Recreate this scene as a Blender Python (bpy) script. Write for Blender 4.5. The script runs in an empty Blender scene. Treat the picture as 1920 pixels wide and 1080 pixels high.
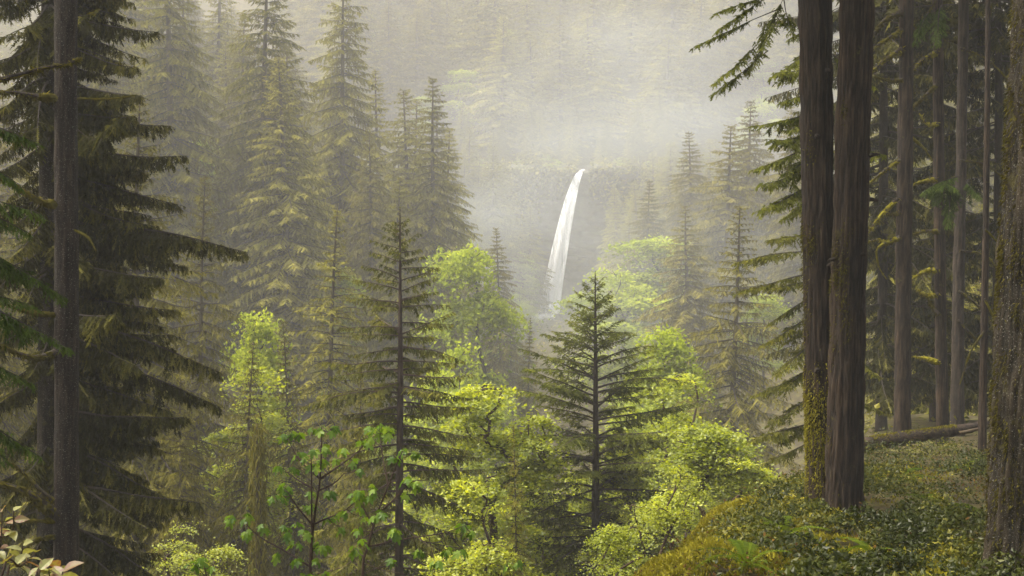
import bpy, math
import numpy as np
from mathutils import Vector

# ------------------------------------------------------------------ camera, light, exposure
scene = bpy.context.scene
col = scene.collection
F = 2400.0                                   # focal length in photograph pixels (1920 wide)
cam_d = bpy.data.cameras.new('camera'); cam = bpy.data.objects.new('camera', cam_d); col.objects.link(cam)
cam_d.sensor_width = 36.0; cam_d.lens = 36.0 * F / 1920.0
cam_d.clip_start = 0.1; cam_d.clip_end = 3000.0
cam.location = (0, 0, 0); cam.rotation_euler = (math.radians(90), 0, 0)
scene.camera = cam

SUN_EL, SUN_AZ = 62.0, -84.0                 # azimuth from +Y, negative = towards -X
world = bpy.data.worlds.new('World'); scene.world = world; world.use_nodes = True
nt = world.node_tree; nt.nodes.clear()
sky = nt.nodes.new('ShaderNodeTexSky'); sky.sky_type = 'NISHITA'; sky.sun_disc = False
sky.sun_elevation = math.radians(SUN_EL); sky.sun_rotation = math.radians(SUN_AZ)
sky.dust_density = 6.0; sky.air_density = 1.0; sky.ozone_density = 0.5
hsv = nt.nodes.new('ShaderNodeHueSaturation'); hsv.inputs['Saturation'].default_value = 0.55
tintn = nt.nodes.new('ShaderNodeMixRGB'); tintn.blend_type = 'MULTIPLY'; tintn.inputs[0].default_value = 1.0
tintn.inputs[2].default_value = (1.0, 0.985, 0.95, 1)
bg = nt.nodes.new('ShaderNodeBackground'); bg.inputs['Strength'].default_value = 0.14
wo = nt.nodes.new('ShaderNodeOutputWorld')
nt.links.new(sky.outputs[0], hsv.inputs['Color']); nt.links.new(hsv.outputs[0], tintn.inputs[1])
nt.links.new(tintn.outputs[0], bg.inputs['Color']); nt.links.new(bg.outputs[0], wo.inputs['Surface'])

sun_d = bpy.data.lights.new('sun', 'SUN'); sun = bpy.data.objects.new('sun', sun_d); col.objects.link(sun)
sun_d.energy = 2.8; sun_d.angle = math.radians(28); sun_d.color = (1.0, 0.925, 0.75)
sd = Vector((math.sin(math.radians(SUN_AZ)) * math.cos(math.radians(SUN_EL)),
             math.cos(math.radians(SUN_AZ)) * math.cos(math.radians(SUN_EL)), math.sin(math.radians(SUN_EL))))
sun.rotation_euler = sd.to_track_quat('Z', 'Y').to_euler()

vs = scene.view_settings
vs.view_transform = 'Standard'; vs.look = 'None'; vs.gamma = 1.0; vs.use_curve_mapping = False
vs.exposure = 1.68
cy = scene.cycles
cy.max_bounces = 7; cy.diffuse_bounces = 3; cy.glossy_bounces = 2; cy.transmission_bounces = 4
cy.transparent_max_bounces = 12; cy.volume_bounces = 3
cy.use_denoising = True
cy.use_adaptive_sampling = True; cy.adaptive_threshold = 0.015
cy.sample_clamp_indirect = 6.0

HAZE_DENSITY = 0.00078

# ------------------------------------------------------------------ helpers
def px(x, y, Y):
    """photograph pixel at distance Y (metres along the view) -> world point"""
    return np.array([(x - 960.0) / F * Y, Y, (540.0 - y) / F * Y])

def ss(a, b, x):
    t = np.clip((x - a) / (b - a), 0, 1); return t * t * (3 - 2 * t)

def unit(v):
    return v / np.maximum(np.linalg.norm(v, axis=-1, keepdims=True), 1e-9)

def vnoise(x, y, seed, period=None):
    """lattice value noise, optional period in x"""
    xi = np.floor(x).astype(np.int64); yi = np.floor(y).astype(np.int64)
    fx = x - xi; fy = y - yi; fx = fx * fx * (3 - 2 * fx); fy = fy * fy * (3 - 2 * fy)
    def h(a, b):
        if period: a = np.mod(a, period)
        n = (a * 374761393 + b * 668265263 + seed * 974711) & 0x7fffffff
        n = ((n ^ (n >> 13)) * 1274126177) & 0x7fffffff
        n = (n ^ (n >> 16)) & 0xffff
        return n / 65535.0
    return (h(xi, yi) * (1 - fx) + h(xi + 1, yi) * fx) * (1 - fy) + (h(xi, yi + 1) * (1 - fx) + h(xi + 1, yi + 1) * fx) * fy

def fbm(x, y, seed, oct=4):
    s = 0; a = 0.5
    for i in range(oct):
        s = s + a * vnoise(x * 2 ** i, y * 2 ** i, seed + i * 17); a *= 0.5
    return s

class Geo:
    """triangle soup collector: vertices, triangles, material slot, tint"""
    def __init__(s): s.V = []; s.T = []; s.M = []; s.A = []; s.n = 0
    def add(s, V, T, m=0, tint=0.5):
        V = np.asarray(V, float).reshape(-1, 3); T = np.asarray(T, np.int64).reshape(-1, 3)
        if len(T) == 0: return
        s.V.append(V); s.T.append(T + s.n); s.M.append(np.full(len(T), m, np.int32))
        s.A.append(np.broadcast_to(np.asarray(tint, float), (len(V),)).copy()); s.n += len(V)
    def merge(s, g, R=None, t=None):
        for V, T, M, A in zip(g.V, g.T, g.M, g.A):
            W = V if R is None else V @ R.T
            if t is not None: W = W + t
            s.V.append(W); s.T.append(T - 0); s.M.append(M); s.A.append(A)
        # triangle indices of g are relative to g's start
        k = len(g.T)
        for i in range(len(s.T) - k, len(s.T)): s.T[i] = s.T[i] + s.n
        s.n += g.n
    def mesh(s, name, mats, smooth=()):
        V = np.concatenate(s.V); T = np.concatenate(s.T); M = np.concatenate(s.M); A = np.concatenate(s.A)
        me = bpy.data.meshes.new(name)
        me.vertices.add(len(V)); me.vertices.foreach_set('co', V.astype(np.float32).ravel())
        me.loops.add(len(T) * 3); me.loops.foreach_set('vertex_index', T.astype(np.int32).ravel())
        me.polygons.add(len(T)); me.polygons.foreach_set('loop_start', np.arange(0, len(T) * 3, 3, dtype=np.int32))
        me.polygons.foreach_set('material_index', M)
        me.polygons.foreach_set('use_smooth', np.isin(M, list(smooth)))
        at = me.attributes.new('tint', 'FLOAT', 'POINT'); at.data.foreach_set('value', A.astype(np.float32))
        for m in mats: me.materials.append(m)
        me.update(calc_edges=True)
        return me

def obj(name, mesh, parent=None, loc=None, **props):
    o = bpy.data.objects.new(name, mesh); col.objects.link(o)
    if parent is not None: o.parent = parent
    if loc is not None: o.location = loc
    for k, v in props.items(): o[k] = v
    return o

def thing(name, label, cat, loc, group=None, rz=0.0, scale=1.0):
    o = bpy.data.objects.new(name, None); col.objects.link(o)
    o.empty_display_size = 0.3
    o.location = loc; o.rotation_euler = (0, 0, rz)
    o.scale = (scale,) * 3 if np.isscalar(scale) else scale
    o['label'] = label; o['category'] = cat
    if group: o['group'] = group
    return o

def tube(P, r, sides=6, twist=0.0, cap=True):
    P = np.asarray(P, float); K = len(P); r = np.broadcast_to(np.asarray(r, float), (K,))
    Tn = unit(np.gradient(P, axis=0))
    up = np.array([0, 0, 1.0]) if abs(Tn[:, 2]).mean() < 0.8 else np.array([0, 1.0, 0])
    A = unit(np.cross(Tn, up)); B = np.cross(Tn, A)
    th = np.arange(sides) / sides * 2 * np.pi + twist
    V = P[:, None] + r[:, None, None] * (np.cos(th)[None, :, None] * A[:, None] + np.sin(th)[None, :, None] * B[:, None])
    i = np.arange(K - 1)[:, None] * sides; j = np.arange(sides)[None]; j2 = (j + 1) % sides
    a, b, c, d = i + j, i + j2, i + sides + j2, i + sides + j
    T = np.concatenate([np.stack([a, b, c], -1).reshape(-1, 3), np.stack([a, c, d], -1).reshape(-1, 3)])
    V = V.reshape(-1, 3)
    if cap:
        n = len(V); V = np.concatenate([V, P[:1], P[-1:]])
        jj = np.arange(sides); jn = (jj + 1) % sides
        T = np.concatenate([T, np.stack([jn, jj, np.full(sides, n)], -1), np.stack([(K - 1) * sides + jj, (K - 1) * sides + jn, np.full(sides, n + 1)], -1)])
    return V, T

def curve_pts(C, n):
    """Catmull-Rom through control points"""
    C = np.asarray(C, float); C = np.vstack([2 * C[0] - C[1], C, 2 * C[-1] - C[-2]])
    t = np.linspace(0, len(C) - 3 - 1e-6, n); i = t.astype(int); f = (t - i)[:, None]
    p0, p1, p2, p3 = C[i], C[i + 1], C[i + 2], C[i + 3]
    return 0.5 * (2 * p1 + (p2 - p0) * f + (2 * p0 - 5 * p1 + 4 * p2 - p3) * f ** 2 + (3 * p1 - p0 - 3 * p2 + p3) * f ** 3)

def feather(g, rng, P0, D, L, S, droop, k, w, tint, m=0, third=False):
    """batch of needle sprays: spine P0 + D L t, sagging, with pointed needle tufts to both sides"""
    N = len(P0)
    if N == 0: return
    L = np.broadcast_to(L, (N,)); w = np.broadcast_to(w, (N,)); droop = np.broadcast_to(droop, (N,))
    def sp(t):
        return P0[:, None] + D[:, None] * (L[:, None] * t)[..., None] - np.array([0, 0, 1.0]) * (droop[:, None] * L[:, None] * t * t)[..., None]
    t = np.broadcast_to((np.arange(k) + 0.5) / k, (N, k))
    h = 0.62 / k
    a = sp(np.clip(t - h, 0, 1)); b = sp(np.clip(t + h, 0, 1)); c = sp(t)
    up = np.cross(D, S)
    sides = [(S, 1.0), (-S, 1.0)] + ([(up, .7)] if third else [])
    for sv, f in sides:
        ww = (w[:, None] * (1 - 0.55 * t) * rng.uniform(0.6, 1.2, (N, k)) * f)[..., None]
        tip = c + sv[:, None] * ww + D[:, None] * ww * 0.75 + rng.normal(0, 0.22, (N, k, 3)) * ww
        V = np.stack([a, b, tip], 2).reshape(-1, 3)
        T = np.arange(N * k * 3).reshape(-1, 3)
        tt = np.repeat(np.broadcast_to(np.asarray(tint), (N,)), k)
        tt = tt + 0.12 * (t.ravel() - 0.4)
        g.add(V, T, m, np.repeat(np.clip(tt, 0, 1), 3))
    e0 = sp(np.full((N, 1), 0.9))[:, 0]; e1 = sp(np.full((N, 1), 1.0))[:, 0] + D * w[:, None] * .9
    V = np.stack([e0 + S * w[:, None] * .22, e0 - S * w[:, None] * .22, e1], 1).reshape(-1, 3)
    g.add(V, np.arange(N * 3).reshape(-1, 3), m, np.repeat(np.clip(np.broadcast_to(np.asarray(tint), (N,)) + .1, 0, 1), 3))

def conifer_branch(rng, L, e0, sag, tipup, r0=0.02, bare=0.15, sp=0.11, slen=0.32, sang=55, hang=0.3, hangj=0.25,
                   k=7, w=0.05, tert=0.0, tk=4, wood=True, curl=0.0, prof=0.8, base_tint=0.45, third=False, wsides=5, twigs=False):
    """one conifer limb along +X in local axes: wood in slot 1, needles in slot 0"""
    g = Geo(); K = 10
    s = np.linspace(0, 1, K)
    ang = e0 - sag * s + tipup * s ** 2.5 + np.cumsum(rng.normal(0, .045, K))
    ya = rng.normal(0, 0.10) * s + curl * s
    d = np.stack([np.cos(ang) * np.cos(ya), np.cos(ang) * np.sin(ya), np.sin(ang)], -1)
    P = np.concatenate([[[0, 0, 0]], np.cumsum((d[:-1] + d[1:]) / 2 * L / (K - 1), 0)])
    if wood:
        V, T = tube(P, r0 * (1 - 0.88 * s ** 0.8), wsides, cap=False); g.add(V, T, 1, 0.5)
    n = max(3, int(L * (1 - bare) / sp))
    for side in (1, -1):
        u = bare + (1 - bare) * (np.arange(n) + rng.uniform(0, 1, n)) / n
        u = np.clip(u, 0, 0.995)
        p = np.stack([np.interp(u, s, P[:, q]) for q in range(3)], -1)
        tg = unit(np.stack([np.interp(u, s, d[:, q]) for q in range(3)], -1))
        sd_ = unit(np.cross(np.array([0, 0, 1.0]), tg)) * side
        v = (u - bare) / (1 - bare)
        ln = slen * L ** prof * np.minimum(1, 0.35 + 1.6 * v) * (1.05 - 0.80 * v) * rng.uniform(0.35, 1.0, n) ** 1.0 * np.where(rng.uniform(0, 1, n) < .12, 1.7, 1.15)
        ln = np.maximum(ln, 0.09 + 0.0 * ln)
        a = np.radians(sang + rng.normal(0, 9, n))
        hg = np.maximum(0, hang + rng.normal(0, hangj, n))
        D = unit(tg * np.cos(a)[:, None] + sd_ * np.sin(a)[:, None] - np.array([0, 0, 1.0]) * hg[:, None] + rng.normal(0, .07, (n, 3)))
        S = unit(np.cross(D, np.array([0, 0, 1.0]) + rng.normal(0, .35, (n, 3))))
        ti = np.clip(base_tint + rng.normal(0, 0.13, n) + 0.22 * (v - .5), 0, 1)
        kk = k
        feather(g, rng, p, D, ln, S, 0.22 * (1 - hg.clip(0, 1)), kk, w, ti, third=third)
        if twigs:
            e = p + D * ln[:, None] * .8; rr = r0 * .12 + .002
            V = np.stack([p + S * rr, p - S * rr, e], 1).reshape(-1, 3); g.add(V, np.arange(len(V)).reshape(-1, 3), 1, .5)
        if tert > 0:
            m = np.maximum(1, (ln / tert).astype(int)); idx = np.repeat(np.arange(n), m)
            uu = rng.uniform(0.1, 0.92, len(idx))
            for q in (1, -1):
                pp = p[idx] + D[idx] * (ln[idx] * uu)[:, None]
                DD = unit(D[idx] * .75 + S[idx] * q * .8 - np.array([0, 0, 1.0]) * (0.25 + hang * .6 + rng.normal(0, .2, len(idx)))[:, None])
                LL = np.maximum(.5 * ln[idx] * (1 - uu) + .06, .07) * rng.uniform(.6, 1.2, len(idx))
                SS = unit(np.cross(DD, np.array([0, 0, 1.0]) + rng.normal(0, .5, (len(idx), 3))))
                feather(g, rng, pp, DD, LL, SS, 0.2, tk, w, np.clip(ti[idx] + rng.normal(0, .06, len(idx)), 0, 1))
    # leader of the limb
    feather(g, rng, P[-3:-2], unit(P[-1:] - P[-3:-2]), np.array([np.linalg.norm(P[-1] - P[-3]) * 1.05]), np.array([[0, 1.0, 0]]), 0.0, max(k, 8), w, min(1, base_tint + .25))
    return g

def rotz(a):
    c, s = math.cos(a), math.sin(a); return np.array([[c, -s, 0], [s, c, 0], [0, 0, 1.0]])

# ------------------------------------------------------------------ materials
def new_mat(name):
    m = bpy.data.materials.new(name); m.use_nodes = True
    t = m.node_tree; t.nodes.clear(); out = t.nodes.new('ShaderNodeOutputMaterial')
    return m, t, out

def ramp(t, stops):
    r = t.nodes.new('ShaderNodeValToRGB'); e = r.color_ramp.elements
    while len(e) < len(stops): e.new(0.5)
    for el, (p, c) in zip(e, stops): el.position = p; el.color = (*c, 1)
    return r

def foliage_mat(name, dark, mid, light, trans=0.3, rough=0.5, gloss=0.0, objvar=0.25):
    m, t, out = new_mat(name); L = t.links
    at = t.nodes.new('ShaderNodeAttribute'); at.attribute_name = 'tint'
    oi = t.nodes.new('ShaderNodeObjectInfo')
    mm = t.nodes.new('ShaderNodeMath'); mm.operation = 'MULTIPLY_ADD'; mm.inputs[1].default_value = objvar; mm.inputs[2].default_value = -objvar / 2
    L.new(oi.outputs['Random'], mm.inputs[0])
    ad = t.nodes.new('ShaderNodeMath'); ad.operation = 'ADD'; L.new(at.outputs['Fac'], ad.inputs[0]); L.new(mm.outputs[0], ad.inputs[1])
    r = ramp(t, [(0.1, dark), (0.5, mid), (0.92, light)]); L.new(ad.outputs[0], r.inputs[0])
    df = t.nodes.new('ShaderNodeBsdfDiffuse'); L.new(r.outputs[0], df.inputs[0])
    tr = t.nodes.new('ShaderNodeBsdfTranslucent')
    tm = t.nodes.new('ShaderNodeMixRGB'); tm.blend_type = 'MULTIPLY'; tm.inputs[0].default_value = 1; tm.inputs[2].default_value = (1.25, 1.2, .55, 1)
    L.new(r.outputs[0], tm.inputs[1]); L.new(tm.outputs[0], tr.inputs[0])
    mx = t.nodes.new('ShaderNodeMixShader'); mx.inputs[0].default_value = trans
    L.new(df.outputs[0], mx.inputs[1]); L.new(tr.outputs[0], mx.inputs[2])
    if gloss:
        gl = t.nodes.new('ShaderNodeBsdfGlossy'); gl.inputs['Roughness'].default_value = rough
        m2 = t.nodes.new('ShaderNodeMixShader'); m2.inputs[0].default_value = gloss
        L.new(mx.outputs[0], m2.inputs[1]); L.new(gl.outputs[0], m2.inputs[2]); mx = m2
    L.new(mx.outputs[0], out.inputs['Surface']); return m

def bark_mat(name, dark, light, fine=38.0, stretch=0.13, moss=None, moss_amt=0.5, bump=1.0, speck=0.0):
    m, t, out = new_mat(name); L = t.links
    tc = t.nodes.new('ShaderNodeTexCoord'); mp = t.nodes.new('ShaderNodeMapping'); mp.inputs['Scale'].default_value = (1, 1, stretch)
    L.new(tc.outputs['Object'], mp.inputs[0])
    n1 = t.nodes.new('ShaderNodeTexNoise'); n1.inputs['Scale'].default_value = fine; n1.inputs['Detail'].default_value = 5; n1.inputs['Roughness'].default_value = .65
    L.new(mp.outputs[0], n1.inputs['Vector'])
    n2 = t.nodes.new('ShaderNodeTexNoise'); n2.inputs['Scale'].default_value = 2.3; n2.inputs['Detail'].default_value = 4
    L.new(tc.outputs['Object'], n2.inputs['Vector'])
    at = t.nodes.new('ShaderNodeAttribute'); at.attribute_name = 'tint'
    a1 = t.nodes.new('ShaderNodeMath'); a1.operation = 'MULTIPLY_ADD'; a1.inputs[1].default_value = .55; L.new(n1.outputs['Fac'], a1.inputs[0])
    a0 = t.nodes.new('ShaderNodeMath'); a0.operation = 'MULTIPLY'; a0.inputs[1].default_value = .45; L.new(at.outputs['Fac'], a0.inputs[0]); L.new(a0.outputs[0], a1.inputs[2])
    r = ramp(t, [(0.30, dark), (0.72, light)]); L.new(a1.outputs[0], r.inputs[0])
    c = r.outputs[0]
    mixn = t.nodes.new('ShaderNodeMixRGB'); mixn.blend_type = 'MULTIPLY'; mixn.inputs[0].default_value = .8
    r2 = ramp(t, [(.3, (.55, .5, .48)), (.7, (1.15, 1.1, 1.05))]); L.new(n2.outputs['Fac'], r2.inputs[0]); L.new(c, mixn.inputs[1]); L.new(r2.outputs[0], mixn.inputs[2]); c = mixn.outputs[0]
    if speck > 0:                                   # pale lichen flecks
        vo = t.nodes.new('ShaderNodeTexNoise'); vo.inputs['Scale'].default_value = 55; vo.inputs['Detail'].default_value = 3; L.new(tc.outputs['Object'], vo.inputs['Vector'])
        rs = ramp(t, [(.62, (0, 0, 0)), (.70, (1, 1, 1))]); L.new(vo.outputs['Fac'], rs.inputs[0])
        mf = t.nodes.new('ShaderNodeMath'); mf.operation = 'MULTIPLY'; mf.inputs[1].default_value = speck; L.new(rs.outputs[0], mf.inputs[0])
        ms = t.nodes.new('ShaderNodeMixRGB'); ms.inputs[2].default_value = (.24, .23, .19, 1); L.new(mf.outputs[0], ms.inputs[0]); L.new(c, ms.inputs[1]); c = ms.outputs[0]
    if moss:
        n3 = t.nodes.new('ShaderNodeTexNoise'); n3.inputs['Scale'].default_value = 3.2; n3.inputs['Detail'].default_value = 7; n3.inputs['Roughness'].default_value = .7
        L.new(tc.outputs['Object'], n3.inputs['Vector'])
        r3 = ramp(t, [(0.72 - moss_amt * .35, (0, 0, 0)), (0.80 - moss_amt * .3, (1, 1, 1))]); L.new(n3.outputs['Fac'], r3.inputs[0])
        mo = t.nodes.new('ShaderNodeMixRGB'); mo.inputs[2].default_value = (*moss, 1)
        L.new(r3.outputs[0], mo.inputs[0]); L.new(c, mo.inputs[1]); c = mo.outputs[0]
    bp = t.nodes.new('ShaderNodeBump'); bp.inputs['Strength'].default_value = bump; bp.inputs['Distance'].default_value = .07
    L.new(n1.outputs['Fac'], bp.inputs['Height'])
    pb = t.nodes.new('ShaderNodeBsdfPrincipled'); pb.inputs['Roughness'].default_value = .85; pb.inputs['Specular IOR Level'].default_value = .25
    L.new(c, pb.inputs['Base Color']); L.new(bp.outputs[0], pb.inputs['Normal']); L.new(pb.outputs[0], out.inputs['Surface'])
    return m

M = {}
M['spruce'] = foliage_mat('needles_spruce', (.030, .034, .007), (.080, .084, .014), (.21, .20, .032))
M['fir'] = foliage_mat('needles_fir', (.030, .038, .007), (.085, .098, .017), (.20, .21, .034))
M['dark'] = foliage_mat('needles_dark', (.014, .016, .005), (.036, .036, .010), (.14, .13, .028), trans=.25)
M['hemlock'] = foliage_mat('needles_hemlock', (.02, .035, .008), (.045, .07, .014), (.10, .14, .03), trans=.3)
M['old'] = foliage_mat('needles_lichened', (.055, .055, .008), (.145, .138, .020), (.29, .265, .055), trans=.25, objvar=.35)
M['brown'] = foliage_mat('needles_brownish', (.045, .042, .008), (.112, .102, .017), (.23, .205, .042), trans=.25)
M['maple'] = foliage_mat('leaves_spring', (.11, .145, .006), (.26, .305, .011), (.46, .48, .03), trans=.55, gloss=.03)
M['maple_pale'] = foliage_mat('leaves_pale', (.13, .17, .014), (.25, .31, .028), (.40, .44, .06), trans=.5, gloss=0)
M['yellow'] = foliage_mat('leaves_yellow_green', (.13, .16, .012), (.25, .29, .02), (.40, .42, .04), trans=.5, gloss=.03)
M['sapling'] = foliage_mat('leaves_sapling', (.06, .12, .010), (.12, .205, .018), (.22, .31, .035), trans=.45, gloss=.02, rough=.4, objvar=.7)
M['salal'] = foliage_mat('leaves_ground_cover', (.020, .027, .004), (.058, .066, .008), (.24, .21, .02), trans=.3, gloss=.015, rough=.4)
M['redleaf'] = foliage_mat('leaves_pale_red_edge', (.22, .10, .04), (.27, .27, .06), (.42, .40, .12), trans=.4, gloss=.07, objvar=.8)
M['fern'] = foliage_mat('fern_green', (.03, .05, .006), (.075, .11, .012), (.15, .19, .02), trans=.4)
M['withered'] = foliage_mat('leaves_withered', (.05, .028, .010), (.12, .07, .02), (.22, .15, .05), trans=.2)
M['moss'] = foliage_mat('moss', (.05, .042, .006), (.145, .13, .014), (.29, .26, .03), trans=.2, gloss=0)
M['mossdark'] = foliage_mat('moss_dark', (.03, .026, .006), (.075, .066, .012), (.15, .13, .022), trans=.2, gloss=0)
M['bark'] = bark_mat('bark_fir', (.010, .0065, .004), (.064, .043, .027), moss=(.06, .05, .010), moss_amt=.28)
M['bark_left'] = bark_mat('bark_hemlock', (.011, .0075, .005), (.054, .038, .027), fine=45, stretch=.3, speck=.8, moss=(.06, .05, .012), moss_amt=.12)
M['bark_moss'] = bark_mat('bark_mossy', (.011, .009, .005), (.058, .045, .028), fine=34, stretch=.35, moss=(.05, .042, .009), moss_amt=.42, speck=.8)
M['wood'] = bark_mat('limb_wood', (.016, .012, .009), (.062, .047, .035), stretch=.4, fine=26)
M['bark_far'] = bark_mat('bark_lichen_haze', (.045, .036, .020), (.115, .098, .055), stretch=.3, fine=12, bump=.3)  # lichened bark, its colour lightened towards haze so far trunks fade
M['twig'] = bark_mat('twig_wood', (.035, .022, .016), (.11, .075, .05), stretch=.4, fine=26)
M['snag'] = bark_mat('snag_wood', (.03, .022, .013), (.11, .082, .05), fine=20, stretch=.15, moss=(.10, .085, .02), moss_amt=.7)

def ground_mat():
    m, t, out = new_mat('forest_soil'); L = t.links
    tc = t.nodes.new('ShaderNodeTexCoord')
    n1 = t.nodes.new('ShaderNodeTexNoise'); n1.inputs['Scale'].default_value = .9; n1.inputs['Detail'].default_value = 8; n1.inputs['Roughness'].default_value = .7
    L.new(tc.outputs['Object'], n1.inputs['Vector'])
    r = ramp(t, [(.32, (.02, .016, .009)), (.48, (.045, .036, .016)), (.6, (.075, .068, .018)), (.75, (.10, .11, .026))]); L.new(n1.outputs['Fac'], r.inputs[0])
    n2 = t.nodes.new('ShaderNodeTexNoise'); n2.inputs['Scale'].default_value = 14; n2.inputs['Detail'].default_value = 6; L.new(tc.outputs['Object'], n2.inputs['Vector'])
    bp = t.nodes.new('ShaderNodeBump'); bp.inputs['Strength'].default_value = .8; bp.inputs['Distance'].default_value = .08; L.new(n2.outputs['Fac'], bp.inputs['Height'])
    pb = t.nodes.new('ShaderNodeBsdfPrincipled'); pb.inputs['Roughness'].default_value = .95; pb.inputs['Specular IOR Level'].default_value = .1
    L.new(r.outputs[0], pb.inputs['Base Color']); L.new(bp.outputs[0], pb.inputs['Normal']); L.new(pb.outputs[0], out.inputs['Surface']); return m
M['ground'] = ground_mat()

def rock_mat():
    m, t, out = new_mat('basalt'); L = t.links
    tc = t.nodes.new('ShaderNodeTexCoord'); mp = t.nodes.new('ShaderNodeMapping'); mp.inputs['Scale'].default_value = (1, 1, 2.2); L.new(tc.outputs['Object'], mp.inputs[0])
    n1 = t.nodes.new('ShaderNodeTexNoise'); n1.inputs['Scale'].default_value = .22; n1.inputs['Detail'].default_value = 9; n1.inputs['Roughness'].default_value = .65; L.new(mp.outputs[0], n1.inputs['Vector'])
    r = ramp(t, [(.3, (.010, .009, .008)), (.52, (.036, .032, .027)), (.68, (.07, .08, .02))]); L.new(n1.outputs['Fac'], r.inputs[0])
    bp = t.nodes.new('ShaderNodeBump'); bp.inputs['Distance'].default_value = .8; L.new(n1.outputs['Fac'], bp.inputs['Height'])
    pb = t.nodes.new('ShaderNodeBsdfPrincipled'); pb.inputs['Roughness'].default_value = .8
    L.new(r.outputs[0], pb.inputs['Base Color']); L.new(bp.outputs[0], pb.inputs['Normal']); L.new(pb.outputs[0], out.inputs['Surface']); return m
M['rock'] = rock_mat()

def water_mat(name, lo, hi, scale):
    m, t, out = new_mat(name); L = t.links
    tc = t.nodes.new('ShaderNodeTexCoord'); mp = t.nodes.new('ShaderNodeMapping'); mp.inputs['Scale'].default_value = scale; L.new(tc.outputs['Object'], mp.inputs[0])
    n1 = t.nodes.new('ShaderNodeTexNoise'); n1.inputs['Scale'].default_value = 1.0; n1.inputs['Detail'].default_value = 4; L.new(mp.outputs[0], n1.inputs['Vector'])
    r = ramp(t, [(lo, (0, 0, 0)), (hi, (1, 1, 1))]); L.new(n1.outputs['Fac'], r.inputs[0])
    df = t.nodes.new('ShaderNodeBsdfDiffuse'); df.inputs[0].default_value = (.93, .94, .95, 1)
    tl = t.nodes.new('ShaderNodeBsdfTranslucent'); tl.inputs[0].default_value = (.93, .94, .95, 1)
    a = t.nodes.new('ShaderNodeMixShader'); a.inputs[0].default_value = .3; L.new(df.outputs[0], a.inputs[1]); L.new(tl.outputs[0], a.inputs[2])
    tp = t.nodes.new('ShaderNodeBsdfTransparent'); b = t.nodes.new('ShaderNodeMixShader')
    L.new(r.outputs[0], b.inputs[0]); L.new(tp.outputs[0], b.inputs[1]); L.new(a.outputs[0], b.inputs[2]); L.new(b.outputs[0], out.inputs['Surface']); return m
M['water'] = water_mat('falling_water', .20, .54, (1.3, 1.3, .05))
M['foam'] = water_mat('foam', .10, .34, (1.2, 1.2, 1.2))

# ------------------------------------------------------------------ terrain
def gz(x, y):
    x = np.asarray(x, float); y = np.asarray(y, float)
    R = np.interp(y, [-90, 3, 8, 14, 24, 40, 70, 100, 150, 250, 345, 700], [-1.6, -1.75, -3.3, -5.2, -9, -14, -20, -22, -18, -14, -9.5, -9.5])
    xc = np.interp(y, [40, 150, 345], [2, 4, 13])
    dl = np.maximum(0, (xc - x) - np.interp(y, [60, 150, 345], [10, 11, 12])); dr = np.maximum(0, (x - xc) - np.interp(y, [60, 150, 345], [16, 18, 13]))
    wall = (0.62 * dl + 0.55 * dr) * ss(35, 120, y)
    head = 42.5 * ss(359, 366, y) + 0.72 * np.maximum(0, y - 366)
    far = R + np.maximum(wall, head) + 0.25 * np.minimum(wall, head)
    P = np.interp(y, [-90, 0, 6, 10, 14, 21, 28, 38, 60, 90], [-1.6, -1.65, -2.35, -2.95, -3.4, -3.98, -4.15, -4.75, -6.0, -14])
    xe = np.interp(y, [-90, 0, 6, 10, 14, 20, 24, 28, 36, 60, 90], [-30, -6, -2.4, .3, 2.0, 3.0, 4.5, 6.3, 9.4, 17, 40])
    m = ss(-4.2, 0.4, x - xe) * (1 - ss(60, 95, y))
    z = far * (1 - m) + P * m
    near = 1 - ss(60, 120, y)
    z = z + (fbm(x * .35, y * .35, 5) - .5) * 0.55 * near + (fbm(x * .06, y * .06, 9) - .5) * 6 * ss(60, 140, y)
    return np.minimum(z, 150 - 0.02 * np.abs(x))
def gzs(x, y): return float(gz(np.array([x]), np.array([y]))[0])

def grid_tris(nx, ny):
    i = np.arange(nx - 1)[:, None] * ny + np.arange(ny - 1)[None]
    a, b, c, d = i, i + ny, i + ny + 1, i + 1
    return np.concatenate([np.stack([a, b, c], -1).reshape(-1, 3), np.stack([a, c, d], -1).reshape(-1, 3)])

u = np.linspace(-1, 1, 220); gx = 9 * np.sinh(u * 4.35)
v = np.linspace(0, 1, 240); gy = np.concatenate([np.linspace(-80, 0, 30)[:-1], 50 * v[:] * .8 + 600 * v ** 2.6])
X, Y = np.meshgrid(gx, gy, indexing='ij')
g = Geo(); g.add(np.stack([X, Y, gz(X, Y)], -1).reshape(-1, 3), grid_tris(len(gx), len(gy)))
obj('ground', g.mesh('ground', [M['ground']], smooth=(0,)), kind='structure')

# cliff with the hollow behind the falls
CX = 15.0
uu = np.linspace(-1, 1, 140); vv = np.linspace(0, 1, 120)
U, Vv = np.meshgrid(uu, vv, indexing='ij')
zz = -16 + Vv * (50.5 + 3.5 * (fbm(U * 9, U * 0 + 4.2, 12) - .5) * 2 * np.abs(U * 34 - 5 > 3.0))
xx = CX + U * 34
hol = np.exp(-((xx - 17) / 11.5) ** 4) * np.exp(-((zz - 9) / 19) ** 4)
yy = 351.5 + 10 * hol + (fbm(xx * .10, zz * .30, 3) - .5) * 11 + (fbm(xx * .35, zz * .9, 8) - .5) * 3 + 10 * np.abs(U) ** 3 - 1.2 * np.exp(-((zz - 31) / 2.2) ** 2) + np.maximum(0, zz - 32) * 3
g = Geo(); g.add(np.stack([xx, yy, zz], -1).reshape(-1, 3), grid_tris(140, 120))
obj('cliff', g.mesh('cliff', [M['rock']], smooth=(0,)), kind='structure')

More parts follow.
